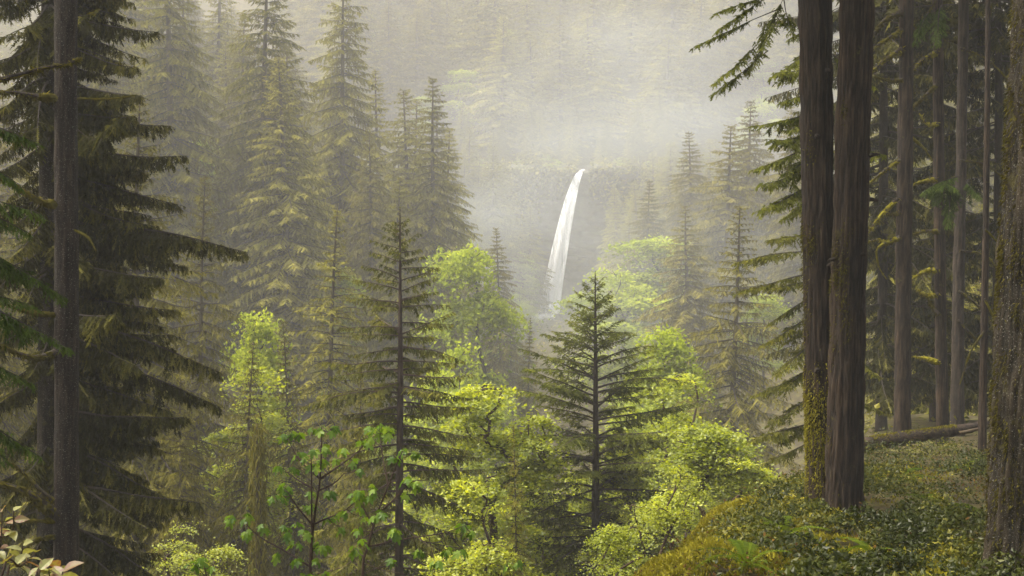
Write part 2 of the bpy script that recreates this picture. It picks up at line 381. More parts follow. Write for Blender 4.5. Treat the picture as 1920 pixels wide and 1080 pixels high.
# ------------------------------------------------------------------ tree builders
def trunk_mesh(name, pts, radii, mat, sides=14, n=40, ridge=0.05, seed=1, ridges=11, flare=0.35):
    """bole through control points with bark ridges and a flared root collar; z measured from pts[0]"""
    P = curve_pts(pts, n); s = np.linspace(0, 1, n)
    r = np.interp(s, np.linspace(0, 1, len(radii)), radii)
    h = P[:, 2] - P[0, 2]
    r = r * (1 + flare * np.exp(-np.maximum(h, 0) / 0.6))
    V, T = tube(P, r, sides)
    C = np.repeat(P, sides, 0); D = V[:n * sides] - C
    th = np.tile(np.arange(sides) / sides, n); zz = np.repeat(h, sides)
    nz = vnoise(th * ridges * 2 + 0.0, zz * 1.1, seed, period=ridges * 2) * .65 + vnoise(th * ridges * 4, zz * 3.5, seed + 5, period=ridges * 4) * .35
    f = 1 + ridge * (np.abs(nz - .5) * 4 - 1)
    lump = 1 + .05 * (vnoise(th * 4, zz * .7, seed + 9, period=4) - .5) * 2
    V[:n * sides] = C + D * (f * lump)[:, None]
    g = Geo(); ti = np.full(len(V), .5); ti[:n * sides] = np.clip(.0 + 2.6 * np.abs(nz - .5), 0, 1)
    g.add(V, T, 0, ti); return g.mesh(name, [mat], smooth=(0,))

def conifer_geo(rng, H, lenf, e0f, z_lo, spacing, per, mats, **kw):
    """whole crown in one mesh, z from the base of the tree"""
    g = Geo(); z = H - 0.15
    while z > z_lo:
        d = H - z; L = float(lenf(d)); nb = max(2, int(round(per + rng.normal(0, .8))))
        a0 = rng.uniform(0, 6.28)
        for q in range(nb):
            l = L * rng.uniform(.65, 1.15)
            e0, sag, up = e0f(d)
            b = conifer_branch(rng, l, e0 + rng.normal(0, .08), sag, up, r0=.012 + .012 * l, **kw)
            g.merge(b, rotz(a0 + q * 6.283 / nb + rng.normal(0, .25)), np.array([0, 0, z + rng.normal(0, .06)]))
        z -= spacing * (0.55 + .45 * min(1, d / 3)) * rng.uniform(.75, 1.25)
    feather(g, rng, np.array([[0, 0, H - .5]]), np.array([[0, 0, 1.0]]), np.array([.6]), np.array([[1.0, 0, 0]]), 0, 8, .05, .6)
    return g

def conifer_tree(name, label, base, H, lenf, e0f, z_lo, spacing, per, mat, wood, r_base, seed, group=None, branches_as_parts=True, lean=(0, 0), trunk_mat=None, tsides=12, bstem='branch', thin=0.0, thin_az=-1.35, **kw):
    """hero conifer: trunk, crown (leader) and every limb a piece of the crown"""
    rng = np.random.default_rng(seed)
    t = thing(name, label, 'tree', base, group)
    lx, ly = lean
    pts = [(0, 0, -.6), (lx * .2 + rng.normal(0, .03), ly * .2, H * .3), (lx * .55 + rng.normal(0, .03), ly * .55, H * .65), (lx, ly, H)]
    obj('trunk', trunk_mesh('trunk', pts, [r_base, r_base * .86, r_base * .58, .014], trunk_mat or wood, tsides, 60, seed=seed), t)
    cx = lambda z: np.array([np.interp(z, [0, H * .3, H * .65, H], [p[0] for p in pts]), np.interp(z, [0, H * .3, H * .65, H], [p[1] for p in pts]), z])
    g = Geo()
    feather(g, rng, np.array([cx(H - .55)]), np.array([[0, 0, 1.0]]), np.array([.62]), np.array([[1.0, 0, 0]]), 0, 10, .05, .6)
    feather(g, rng, np.array([cx(H - .5)]), np.array([[0, 0, 1.0]]), np.array([.5]), np.array([[0, 1.0, 0]]), 0, 10, .05, .6)
    crown = None; bl = []
    z = H - 0.42
    while z > z_lo:
        d = H - z; L = float(lenf(d)); nb = max(2, int(round(per * (.6 + .4 * min(1, d / 2)) + rng.normal(0, .8))))
        a0 = rng.uniform(0, 6.28)
        for q in range(nb):
            l = L * rng.uniform(.62, 1.12); e0, sag, up = e0f(d)
            b = conifer_branch(rng, l, e0 + rng.normal(0, .09), sag * rng.uniform(.8, 1.2), up, r0=.008 + .011 * l, **kw)
            az = a0 + q * 6.283 / nb + rng.normal(0, .25)
            if thin and math.cos(az - thin_az) > .72 and rng.uniform() < thin: continue
            R = rotz(az); p = cx(z + rng.normal(0, .07))
            if d < 0.9 or not branches_as_parts: g.merge(b, R, p)
            else:
                bb = Geo(); bb.merge(b, R); bl.append((bb, p))
        z -= spacing * (0.7 + .3 * min(1, d / 3)) * rng.uniform(.7, 1.3)
    crown = obj('crown', g.mesh('crown', [mat, wood]), t, kind='stuff')
    for bb, p in bl: obj(bstem, bb.mesh(bstem, [mat, wood]), crown, loc=tuple(p))
    return t

def leaf_batch(g, rng, P, size, flat=0.5, m=0, tint=0.5, aspect=0.75):
    """kite-shaped leaves with a folded midrib"""
    N = len(P); size = np.broadcast_to(size, (N,))
    a = rng.uniform(0, 6.283, N); n = unit(np.stack([rng.normal(0, flat, N), rng.normal(0, flat, N), np.ones(N)], -1))
    d = unit(np.cross(n, np.stack([np.cos(a), np.sin(a), np.zeros(N)], -1))); s = np.cross(n, d)
    L = size[:, None]; fold = -n * (L * .12)
    p0 = P - d * L * .5; p1 = P + d * L * .5; q0 = P + s * L * aspect * .5 + fold; q1 = P - s * L * aspect * .5 + fold
    V = np.stack([p0, q0, p1, q1], 1).reshape(-1, 3); i = np.arange(N)[:, None] * 4
    T = np.concatenate([i + np.array([[0, 1, 2]]), i + np.array([[0, 2, 3]])])
    g.add(V, T, m, np.repeat(np.broadcast_to(tint, (N,)), 4))

def broadleaf_geo(rng, H, hw, z_lo, nclump, leaf, per_clump, clump_r, lean=0.0, trunk_r=.14, fork=.4, stems=1, shape=0.72):
    """skeleton grown towards leaf clumps; returns (wood Geo, leaf Geo), z from base"""
    nodes = []; par = []
    base_x = np.zeros(stems)
    for sidx in range(stems):
        top = np.array([lean * H * fork + rng.normal(0, .25 * stems), rng.normal(0, .2 * stems), H * fork * rng.uniform(.9, 1.25)])
        pts = curve_pts([(base_x[sidx], 0, -.5), (base_x[sidx] + top[0] * .3 + rng.normal(0, .12), top[1] * .4, top[2] * .5), top], 7)
        for k, p in enumerate(pts):
            par.append(-1 if k == 0 else len(nodes) - 1); nodes.append(p)
    nt0 = len(nodes)
    # clumps within an uneven crown
    A = []; nl = max(7, nclump // 10)
    lobes = []
    for q in range(nl):
        z = rng.uniform(.05, .97); a = rng.uniform(0, 6.283); w = math.sin(math.pi * (0.12 + .80 * z) ** shape); r = math.sqrt(rng.uniform(.0, 1)) * w
        lobes.append((lean * H * (fork + (1 - fork) * z) + math.cos(a) * r * hw * .85, math.sin(a) * r * hw * .85, z_lo + (H - z_lo) * z, hw * rng.uniform(.14, .42)))
    while len(A) < nclump:
        lx, ly, lz, lr = lobes[int(rng.integers(nl))]; d = rng.normal(0, 1, 3); d = d / np.linalg.norm(d) * rng.uniform(.4, 1) ** .5
        if d[2] < -.35: continue
        f = rng.uniform(1.3, 2.1) if rng.uniform() < .16 else 1.0
        A.append([lx + d[0] * lr * f, ly + d[1] * lr * f, min(H * 1.03, lz + d[2] * lr * .26 * f - .10 * lr * (d[0] ** 2 + d[1] ** 2))])
    A = np.array(A)
    A = A[np.argsort(np.hypot(A[:, 0] - lean * H * fork, A[:, 1]) + np.abs(A[:, 2] - H * fork) * .6)]
    tips = []
    for p in A:
        Nn = np.array(nodes[2:]); dv = p - Nn
        cost = np.linalg.norm(dv, axis=1) + np.maximum(0, .35 * np.hypot(dv[:, 0], dv[:, 1]) - dv[:, 2]) * .9
        k = int(np.argmin(cost)) + 2
        q = nodes[k]; mid = (q + p) / 2 + rng.normal(0, .08, 3) * np.linalg.norm(p - q) + np.array([0, 0, -.04 * np.linalg.norm(p - q)])
        par.append(k); nodes.append(mid); par.append(len(nodes) - 1); nodes.append(p); tips.append(len(nodes) - 1)
    cnt = np.zeros(len(nodes)); cnt[tips] = 1
    for k in range(len(nodes) - 1, -1, -1):
        if par[k] >= 0: cnt[par[k]] += cnt[k]
    rad = trunk_r * np.sqrt(np.maximum(cnt, .5) / cnt.max()) * .95 + .004
    w = Geo()
    for k in range(len(nodes)):
        j = par[k]
        if j < 0: continue
        V, T = tube(np.array([nodes[j], nodes[k]]), [min(rad[j], rad[k] * 1.7), rad[k]], 5, cap=False); w.add(V, T, 0, .5)
    lf = Geo()
    for k in tips:
        p = nodes[k]; n = max(4, int(per_clump * rng.uniform(.6, 1.3)))
        o = rng.normal(0, 1, (n, 3)) * np.array([1.15, 1.15, .26]) * clump_r * rng.uniform(.45, 1.4)
        o[:, 2] -= .22 * (o[:, 0] ** 2 + o[:, 1] ** 2) / clump_r
        ct = .5 + rng.normal(0, .13)
        leaf_batch(lf, rng, p + o, leaf * rng.uniform(.45, 1.4, n), .5, 0, np.clip(ct + rng.normal(0, .10, n) + o[:, 2] / clump_r * .1, 0, 1))
    return w, lf

def broadleaf_tree(name, label, base, seed, mat, wood='twig', group=None, cat='tree', **kw):
    rng = np.random.default_rng(seed); w, lf = broadleaf_geo(rng, **kw)
    t = thing(name, label, cat, base, group)
    obj('trunk', w.mesh('trunk', [M[wood]], smooth=(0,)), t)
    obj('crown', lf.mesh('crown', [M[mat]]), t, kind='stuff')
    return t

def tuft_batch(g, rng, P, N, ln, m=0, tint=.5, wd=.25):
    """moss tufts: small pointed triangles pointing along N"""
    n = len(P); d = unit(N + rng.normal(0, .45, (n, 3))); s = unit(np.cross(d, rng.normal(0, 1, (n, 3))))
    L = (ln * rng.uniform(.5, 1.3, n))[:, None]
    V = np.stack([P + s * L * wd, P - s * L * wd, P + d * L], 1).reshape(-1, 3)
    g.add(V, np.arange(n * 3).reshape(-1, 3), m, np.repeat(np.clip(np.broadcast_to(tint, (n,)) + rng.normal(0, .15, n), 0, 1), 3))

def mossy_limb(rng, C, r0, moss=1.0, n=24, hang=1.0):
    """limb through control points wrapped in shaggy moss: wood slot 1, moss slot 0"""
    g = Geo(); P = curve_pts(C, n); s = np.linspace(0, 1, n)
    r = r0 * (1 - .75 * s)
    V, T = tube(P, r, 6); g.add(V, T, 1, .5)
    if moss > 0:
        pad = (r * .75 + .012) * (.75 + moss * (0.05 + .95 * vnoise(s * 11, s * 0 + 3.3, int(rng.integers(1e6))))) * (.55 + .45 * np.minimum(1, s * 9)) * (1 - .3 * s)
        V, T = tube(P - np.array([0, 0, 1]) * (r * .15 * moss)[:, None], pad, 8); V = V + rng.normal(0, .10, V.shape) * r0; g.add(V, T, 0, np.clip(.45 + rng.normal(0, .1, len(V)), 0, 1))
        k = int(70 * np.linalg.norm(np.diff(P, axis=0), axis=1).sum() * (1 + 4 * r0))
        k = min(max(k * 2, 160), 1400)
        q = rng.uniform(0, 1, k); c = np.stack([np.interp(q, s, P[:, i]) for i in range(3)], -1); rp = np.interp(q, s, pad)
        dr = unit(rng.normal(0, 1, (k, 3))); dr[:, 2] -= .35 * hang; dr = unit(dr)
        tuft_batch(g, rng, c + dr * rp[:, None] * .9, dr + np.array([0, 0, -.9 * hang]), np.clip(r0 * 1.3, .03, .11), 0, .42 + .25 * dr[:, 2], .16)
    return g

def add_branch(parent, p0, p1, mats, seed, sag=.5, tipup=.2, r0=None, name='branch', label=None, **kw):
    """limb from world point p0 to world point p1, child of parent (an unrotated Empty)"""
    rng = np.random.default_rng(seed); d = p1 - p0; L = float(np.linalg.norm(d)); h = math.hypot(d[0], d[1])
    e = math.atan2(d[2], h)
    b = conifer_branch(rng, L, e + sag * .5 - tipup * .28, sag, tipup, r0=r0 or (.007 + .008 * L), **kw)
    g = Geo(); g.merge(b, rotz(math.atan2(d[1], d[0])))
    base = np.array(parent.location) if parent.type == 'EMPTY' else np.array(parent.parent.location)
    o = obj(name, g.mesh(name, mats), parent, loc=tuple(p0 - base))
    if label: o['label'] = label
    return o

def add_limb(parent, pts, r0, seed, moss=1.0, mossmat='moss', label=None, hang=1.0):
    """bare or mossy limb through world points"""
    rng = np.random.default_rng(seed); base = np.array(parent.location)
    C = np.array(pts) - base
    o = obj('branch', mossy_limb(rng, C, r0, moss, hang=hang).mesh('branch', [M[mossmat], M['wood']], smooth=(1,)), parent)
    if label: o['label'] = label
    return o

def bole(t, pix, Yd, radii, mat, H, seed, sides=40, n=260, ridge=.07, ridges=16, flare=.3):
    """trunk of tree t through photograph pixels (bottom to top) at distance Yd, continued to height H above the base"""
    base = np.array(t.location)
    P = [px(x, y, Yd) - base for x, y in pix]
    P = [np.array([P[0][0], P[0][1], -.5])] + P
    d = (P[-1] - P[1]) / max(1e-6, (P[-1] - P[1])[2])
    P.append(P[-1] + d * (H - P[-1][2])); 
    P = np.array(P); zq = np.linspace(P[0][2], H, 16)
    Q = np.stack([np.interp(zq, P[:, 2], P[:, 0]), np.interp(zq, P[:, 2], P[:, 1]), zq], -1)
    Q[1:-1, :2] = (Q[:-2, :2] + 2 * Q[1:-1, :2] + Q[2:, :2]) / 4
    return obj('trunk', trunk_mesh('trunk', Q, radii, M[mat], sides, n, ridge, seed, ridges, flare), t)

def at_ground(x, Yd): 
    X = (x - 960) / F * Yd; return (X, Yd, gzs(X, Yd))

def branch_pool(n, L, mats, seed, **kw):
    out = []
    for k in range(n):
        r = np.random.default_rng(seed + k); sag = r.uniform(.2, .6)
        out.append((conifer_branch(r, L, sag * .5 - .07, sag, .25, r0=.007 + .008 * L, **kw).mesh('branch', mats), L))
    return out
def pooled(parent, p0, p1, pool, rr):
    d = p1 - p0; ln = float(np.linalg.norm(d)); me, L = pool[int(rr.integers(len(pool)))]
    base = np.array(parent.location) if parent.type == 'EMPTY' else np.array(parent.parent.location)
    o = obj('branch', me, parent, loc=tuple(p0 - base)); o.scale = (ln / L,) * 3
    o.rotation_euler = (rr.normal(0, .12), -math.atan2(d[2], math.hypot(d[0], d[1])), math.atan2(d[1], d[0])); return o

# ------------------------------------------------------------------ shared crowns of the misty forest
rngA = np.random.default_rng(11)
def old_e(d): return (0.45 - .06 * min(d, 12), .35, .12)
def variant(seed, H, a, b, Lmax, mat, z_lo, spacing, per, hang, **kw):
    r = np.random.default_rng(seed); wob = r.uniform(.78, 1.2, 40)
    lenf = lambda d: min(a + b * d, Lmax) * wob[int(d * 1.1) % 40]
    args = dict(sp=.16, slen=.50, sang=55, hang=hang, hangj=.5, k=7, w=.14, prof=.75, wsides=3, bare=.12); args.update(kw)
    g = conifer_geo(r, H, lenf, old_e, z_lo, spacing, per, None, **args)
    cm = g.mesh('crown', [M[mat], M['wood']])
    tm = trunk_mesh('trunk', [(0, 0, -1.5), (.05, 0, H * .4), (-.05, .05, H * .8), (0, 0, H)], [H * .010, H * .0075, H * .004, .03], M['bark_far'], 8, 24, .03, seed)
    return tm, cm, H
V0 = variant(1, 36, .6, .29, 5.8, 'old', 3, .72, 7, .75); V1 = variant(2, 38, .5, .24, 5.0, 'old', 4, .68, 7, .9); V3 = variant(4, 36, .55, .28, 5.6, 'brown', 3, .72, 7, 1.0)
VAR = [V0, V1, V0, V3, V3]
# mid-distance trees carry finer twigs
MA = variant(21, 24, .3, .30, 4.6, 'brown', .8, .5, 6, .8, sp=.16, w=.085, k=7, slen=.46, bare=.12)
MB = variant(22, 24, .3, .29, 4.2, 'old', .8, .46, 6, .45, sp=.16, w=.08, k=7, slen=.44, bare=.12)
MID = [MA, MB, MA]
def place_conifer(var, loc, H, width=1.0, rz=0.0, label='', group=None, name='conifer_tree'):
    tm, cm, H0 = var; s = H / H0
    t = thing(name, label, 'tree', loc, group, rz, (s * width, s * width, s))
    h_ = math.sin(loc[0] * 12.9 + loc[1] * 78.2) * 437.5; h_ -= math.floor(h_); t.rotation_euler = (.10 * (h_ - .5), .10 * ((h_ * 7.3) % 1 - .5), rz)
    obj('trunk', tm, t); obj('crown', cm, t, kind='stuff'); return t

def bl_variant(seed, mat, **kw):
    w, lf = broadleaf_geo(np.random.default_rng(seed), **kw)
    return w.mesh('trunk', [M['wood']], smooth=(0,)), lf.mesh('crown', [M[mat]]), kw['H']
BLV = [bl_variant(31, 'maple_pale', H=16, hw=5.2, z_lo=3, nclump=150, leaf=.36, per_clump=85, clump_r=.85, trunk_r=.2),
       bl_variant(32, 'maple_pale', H=18, hw=5.0, z_lo=3, nclump=150, leaf=.36, per_clump=85, clump_r=.85, trunk_r=.2, stems=2),
       bl_variant(33, 'maple_pale', H=12, hw=5.5, z_lo=1, nclump=130, leaf=.34, per_clump=85, clump_r=.8, trunk_r=.16, stems=3)]
def place_broadleaf(var, loc, H, width=1.0, rz=0.0, label='', group=None):
    tm, cm, H0 = var; s = H / H0
    t = thing('broadleaf_tree', label, 'tree', loc, group, rz, (s * width, s * width, s))
    obj('trunk', tm, t); obj('crown', cm, t, kind='stuff'); return t

placed = []
def clear_of(X, Yd, dmin):
    return all((X - a) ** 2 + (Yd - b) ** 2 > dmin ** 2 for a, b in placed)
def hides_falls(X, Yd, H, hw):
    if Yd > 356: return False
    x = 960 + X / Yd * F; z = gzs(X, Yd); top = 540 - (z + H) / Yd * F
    return abs(x - 1070) < (52 if Yd > 290 else 66) + hw / Yd * F * .8 and top < 590

# named trees of the middle distance: (variant, px, top y, distance, width)
def tall(var, x, topy, Yd, width, label, bl=False, rz=0.0, group=None):
    X, Yd, z = at_ground(x, Yd); H = (540 - topy) / F * Yd - z
    placed.append((X, Yd))
    return (place_broadleaf if bl else place_conifer)(var, (X, Yd, z), H, width, rz, label, group)
tall(MID[1], 600, 392, 70, .95, 'olive spire-topped conifer standing alone behind the dark-stemmed spruce', rz=.6)
tall(VAR[0], 480, -90, 128, 1.15, 'huge old conifer with pale lichened crown on the slope beside the dark spruce', rz=1.0)
tall(VAR[2], 640, -70, 150, 1.05, 'huge dark conifer whose sloping flank meets the open mist', rz=2.2)
tall(VAR[1], 812, 148, 155, 1.2, 'pale conifer with brown-tipped crown leaning into the mist', rz=.3)
tall(VAR[3], 700, 245, 140, 1.0, 'lichened conifer below the brown-tipped one', rz=4.0)
tall(VAR[1], 340, -60, 165, 1.2, 'misty conifer half hidden by the dark drooping spruce', rz=5.0)
tall(VAR[3], 945, 428, 165, 1.0, 'slim brown conifer beside the foot of the waterfall', rz=3.0)
tall(MID[2], 1362, 385, 92, 1.15, 'broad drooping conifer greyed by mist beside the twin trunks', rz=2.5)
tall(MID[0], 365, 330, 72, .85, 'brownish conifer behind the tip of the dark drooping limb', rz=1.1)
tall(MID[0], 440, 640, 52, .8, 'low brown conifer above the mossy snag', rz=2.0)
tall(MID[2], 560, 600, 60, .7, 'drooping brown conifer at the foot of the olive spire', rz=3.3)
tall(MID[2], 340, 700, 50, .75, 'drooping brown conifer under the long dark limbs', rz=.2)
tall(MID[0], 670, 700, 52, .7, 'small brown conifer close behind the dark-stemmed spruce', rz=5.5)
tall(MID[1], 975, 800, 36, .45, 'small feathery conifer under the forked lime-green maple', rz=4.1)
tall(MID[0], 985, 595, 120, .6, 'grey conifer at the rim of the plunge pool', rz=1.9)
# broadleaf trees of the middle distance
tall(BLV[1], 488, 580, 76, .55, 'bright green maple glowing among brown conifers above the snag', True)
tall(BLV[0], 886, 455, 118, .68, 'tall pale green maple between the spruce and the waterfall', True, 1.0)
tall(BLV[2], 860, 620, 90, .6, 'rounded green maple at the foot of the tall pale one', True, 2.0)
tall(BLV[0], 1225, 440, 190, 1.15, 'broad pale green maple close to the cliff of the falls', True, 3.0)
tall(BLV[2], 1160, 490, 175, 1.0, 'low pale maple behind the tip of the dark fir', True, .5)
tall(BLV[1], 1240, 610, 84, .7, 'green maple behind the dark fir', True, 4.0)
def high_maple(var, x, topy, H, width, label, rz):
    Ys = np.linspace(110, 520, 800); Xs = (x - 960) / F * Ys; f = gz(Xs, Ys) + H - (540 - topy) / F * Ys; k = int(np.argmax(f > 0)) if (f > 0).any() else int(np.argmax(f))
    placed.append((Xs[k], Ys[k])); place_broadleaf(var, (Xs[k], Ys[k], gzs(Xs[k], Ys[k])), H, width, rz, label)
high_maple(BLV[2], 1425, 180, 15, 1.0, 'pale maple high in the mist beside the twin trunks', 5.0)
high_maple(BLV[0], 1400, 255, 14, 1.0, 'pale maple just below the high one beside the twin trunks', 1.2)
high_maple(BLV[1], 712, 95, 15, .9, 'pale maple high on the slope by the dark conifer flank', 2.7)
high_maple(BLV[0], 690, 60, 13, 1.0, 'faint maple above the pale one by the dark conifer flank', .7)
tall(BLV[1], 385, 262, 150, .7, 'small green maple between misty conifers', True, 1.7)

# the forest on the slopes
ADJ = ['broad ', 'slim ', 'broad ', 'brownish ', 'brownish ']
rb = np.random.default_rng(7)
def forest(n, xr, yr, dmin, hr, labels, group, kinds, tries=4000, ok=None, wr=(1.15, 1.6)):
    c = 0
    for _ in range(tries):
        if c >= n: break
        # even in area: distance drawn with weight growing with distance
        Yd = math.sqrt(rb.uniform(yr[0] ** 2, yr[1] ** 2)); x = rb.uniform(*xr); X = (x - 960) / F * Yd
        if not clear_of(X, Yd, dmin): continue
        H = rb.uniform(*hr); 
        if hides_falls(X, Yd, H, 4.5): continue
        z = gzs(X, Yd)
        if ok and not ok(X, Yd, z, H): continue
        placed.append((X, Yd)); c += 1
        k = kinds[int(rb.integers(len(kinds)))]
        if k >= 10: place_broadleaf(BLV[k - 10], (X, Yd, z), H * .42, rb.uniform(.85, 1.2), rb.uniform(0, 6.28), labels[1], group + ', maples')
        else: place_conifer(VAR[k], (X, Yd, z), H, rb.uniform(*wr), rb.uniform(0, 6.28), ADJ[k] + labels[0], ADJ[k] + group)
valley = lambda X, Yd, z, H: abs(X - np.interp(Yd, [40, 150, 345], [2, 4, 13])) > 14
forest(46, (180, 900), (115, 230), 6.5, (26, 42), ('tall lichened conifer on the near slope facing the dark spruce', 'pale maple among the conifers of the near slope'), 'near slope conifers', [0, 1, 2, 3, 0, 1, 11], ok=valley)
forest(40, (250, 1000), (230, 352), 7, (26, 40), ('misty conifer on the slope beside the waterfall, behind the lichened ones', 'misty maple on the slope beside the waterfall'), 'slope beside the waterfall', [0, 1, 3, 2, 10], ok=valley)
forest(98, (520, 1560), (370, 480), 7.0, (30, 48), ('faint conifer on the steep slope above the waterfall', 'faint maple on the steep slope above the waterfall'), 'slope above the waterfall', [0, 1, 2, 3, 4, 3, 1, 10], wr=(1.6, 2.2))
forest(48, (1150, 1960), (110, 350), 7, (24, 38), ('misty conifer on the slope beyond the twin trunks', 'misty maple on the slope beyond the twin trunks'), 'slope beyond the twin trunks', [0, 1, 3, 2, 4, 11], ok=valley)
forest(26, (400, 1500), (85, 330), 5, (18, 30), ('', 'pale green maple down on the valley floor'), 'valley floor', [10, 11, 12], ok=lambda X, Yd, z, H: not valley(X, Yd, z, H))

for k in range(34):
    X = -16 + 64 * (k + rb.uniform(0, 1)) / 34; Yq = rb.uniform(356, 361); z = 31.6 + rb.uniform(-.8, .8)
    if abs(X - 20) < 2.6: continue
    if k % 5 < 3: place_conifer(VAR[[0, 1, 3, 4][k % 4]], (X, Yq, z - 1), rb.uniform(10, 26), 1.25, rb.uniform(0, 6.28), 'small conifer crowding the rim of the cliff above the falls', 'rim of the cliff')
    else: place_broadleaf(BLV[k % 3], (X, Yq - 2, z - 2.5), rb.uniform(5, 8), 1.1, rb.uniform(0, 6.28), 'maple crowding the rim of the cliff above the falls', 'rim of the cliff, maples')
forest(26, (800, 1010), (322, 350), 3.6, (30, 46), ('misty conifer against the cliff foot', 'misty maple against the cliff foot'), 'cliff foot', [1, 3, 0, 10, 11])
forest(30, (1130, 1420), (300, 350), 3.8, (26, 42), ('misty conifer beyond the cliff hollow', 'misty maple beyond the cliff hollow'), 'beyond the hollow', [0, 3, 1, 10, 11, 12])
rb2 = np.random.default_rng(99)
for k in range(30):
    right_ = k % 2; Yq = rb2.uniform(62, 112) if right_ else rb2.uniform(46, 105); xq = rb2.uniform(1600, 1990) if right_ else rb2.uniform(-60, 330)
    X = (xq - 960) / F * Yq
    if not clear_of(X, Yq, 3.2): continue
    placed.append((X, Yq)); place_conifer(MID[k % 3], (X, Yq, gzs(X, Yq)), rb2.uniform(17, 28), rb2.uniform(.9, 1.2), rb2.uniform(0, 6.28),
        'shaded conifer on the slope behind the stand of trunks' if right_ else 'dim conifer behind the huge dark spruce', 'conifers behind the stand of trunks' if right_ else 'conifers behind the dark spruce')
# low undergrowth over the valley sides
g = Geo(); n = 32000
Yd = np.sqrt(rb.uniform(42 ** 2, 330 ** 2, n)); xx = rb.uniform(-60, 1990, n); Xq = (xx - 960) / F * Yd
P = np.stack([Xq, Yd, gz(Xq, Yd) + np.abs(rb.normal(0, .5, n)) * (1 + 1.5 * fbm(Xq * .2, Yd * .2, 77))], -1)
leaf_batch(g, rb, P, rb.uniform(.25, .55, n) * (0.5 + Yd / 250), .6, 0, np.clip(fbm(Xq * .1, Yd * .1, 4) + rb.normal(0, .1, n), 0, 1))
n = 9000; Xq = rb.uniform(-20, 50, n); q = rb.uniform(0, 1, n); P = np.stack([Xq, 350 + 16 * q, 31.5 + 2.0 * q + 1.6 * np.abs(rb.normal(0, 1, n)) * fbm(Xq * .35, q, 31) * 2], -1)
P = P[(np.abs(Xq - 20) > 1.8)]; leaf_batch(g, rb, P, rb.uniform(.5, 1.1, len(P)), .7, 0, np.clip(rb.normal(.6, .2, len(P)), 0, 1))
n = 24000; Xq = CX + rb.uniform(-33, 33, n); U_ = (Xq - CX) / 34; zq = 32.5 - 40 * rb.uniform(0, 1, n) ** 1.5
hq = np.exp(-((Xq - 17) / 11.5) ** 4) * np.exp(-((zq - 9) / 19) ** 4); yq = 351.5 + 10 * hq + 10 * np.abs(U_) ** 3
kp = (rb.uniform(0, 1, n) < (1 - hq * 1.35) * np.clip((fbm(Xq * .22, zq * .22, 91) - .2) * 5, 0, 1)) & (np.abs(Xq - 19) > 2.2)
P = np.stack([Xq, yq - 3.2 + rb.normal(0, .6, n), zq], -1)[kp]; leaf_batch(g, rb, P, rb.uniform(.6, 1.6, len(P)), .9, 0, np.clip(rb.normal(.5, .2, len(P)), 0, 1))
obj('undergrowth', g.mesh('undergrowth', [M['salal']]), kind='stuff', label='dark green undergrowth covering the valley sides', category='undergrowth')

# ------------------------------------------------------------------ the waterfall
lip = px(1087, 324, 351.0); foot = px(1030, 588, 345.0)
wf = thing('waterfall', 'tall white waterfall plunging from the lip of a dark cliff hollow', 'waterfall', tuple(foot))
rw = np.random.default_rng(5)
g = Geo()
for k in range(64):
    core = k < 40
    o = rw.normal(0, .42 if core else .75); tt = np.linspace(0, 1, 30); fan = rw.normal(0, 1.0 if core else 1.6)
    reach = 1 + rw.normal(0, .035) - (0.0 if core else abs(rw.normal(0, .10)))
    x = lip[0] + o * .45 + (foot[0] - lip[0]) * reach * tt ** 1.45 + fan * tt ** 1.2 * .75
    y = lip[1] + rw.normal(0, .2) + (foot[1] - lip[1]) * reach * tt + rw.normal(0, .5) * tt
    z = lip[2] - (lip[2] - foot[2]) * tt ** 2 * (1 if core else rw.uniform(.96, 1.0))
    wd = (.26 + .68 * tt ** .7) * rw.uniform(.6, 1.1) * np.clip(1.12 - tt, .12, 1) ** .15
    a = rw.uniform(-.5, .5); sx, sy = math.cos(a), math.sin(a)
    L = np.stack([x - wd * sx, y - wd * sy, z], -1); R = np.stack([x + wd * sx, y + wd * sy, z], -1); C = np.stack([x, y - wd * .5, z], -1)
    V = np.stack([L, C, R], 1).reshape(-1, 3) - foot; i = np.arange(29)[:, None] * 3
    T = np.concatenate([i + np.array([[0, 1, 4]]), i + np.array([[0, 4, 3]]), i + np.array([[1, 2, 5]]), i + np.array([[1, 5, 4]])])
    g.add(V, T, 0, .5)
# the brim where the creek pours over
bp_ = curve_pts([lip + [2.4, 9, .9], lip + [1.5, 4, .75], lip + [.7, 1.2, .55], lip + [0, 0, 0], lip + [-1.2, -.8, -1.4]], 14) - foot
V, T = tube(bp_, [.7, .7, .65, .6, .6, .55, .5, .5, .5, .5, .5, .5, .5, .45], 8); g.add(V, T, 0, .5)
obj('water_stream', g.mesh('water_stream', [M['water']], smooth=(0,)), wf, kind='stuff')
g = Geo()
for k in range(90):
    f = rw.uniform(0, 1); c = px(1040 - 36 * f, 580 + 24 * f, 344 - 10 * f) - foot + rw.normal(0, .5, 3) * [1.3, 1, .55 + .5 * (1 - f)]
    c[2] = max(c[2], gzs(c[0] + foot[0], c[1] + foot[1]) - foot[2] + .3)
    th, ph = np.meshgrid(np.linspace(0, np.pi, 6), np.linspace(0, 2 * np.pi, 8)); s = rw.uniform(.35, 1.0)
    S = np.stack([np.sin(th) * np.cos(ph), np.sin(th) * np.sin(ph), np.cos(th) * .7], -1) * s * (1 + rw.normal(0, .25, th.shape))[..., None] + c
    g.add(S.reshape(-1, 3), grid_tris(8, 6), 0, .5)
obj('foam', g.mesh('foam', [M['foam']]), wf, kind='stuff')

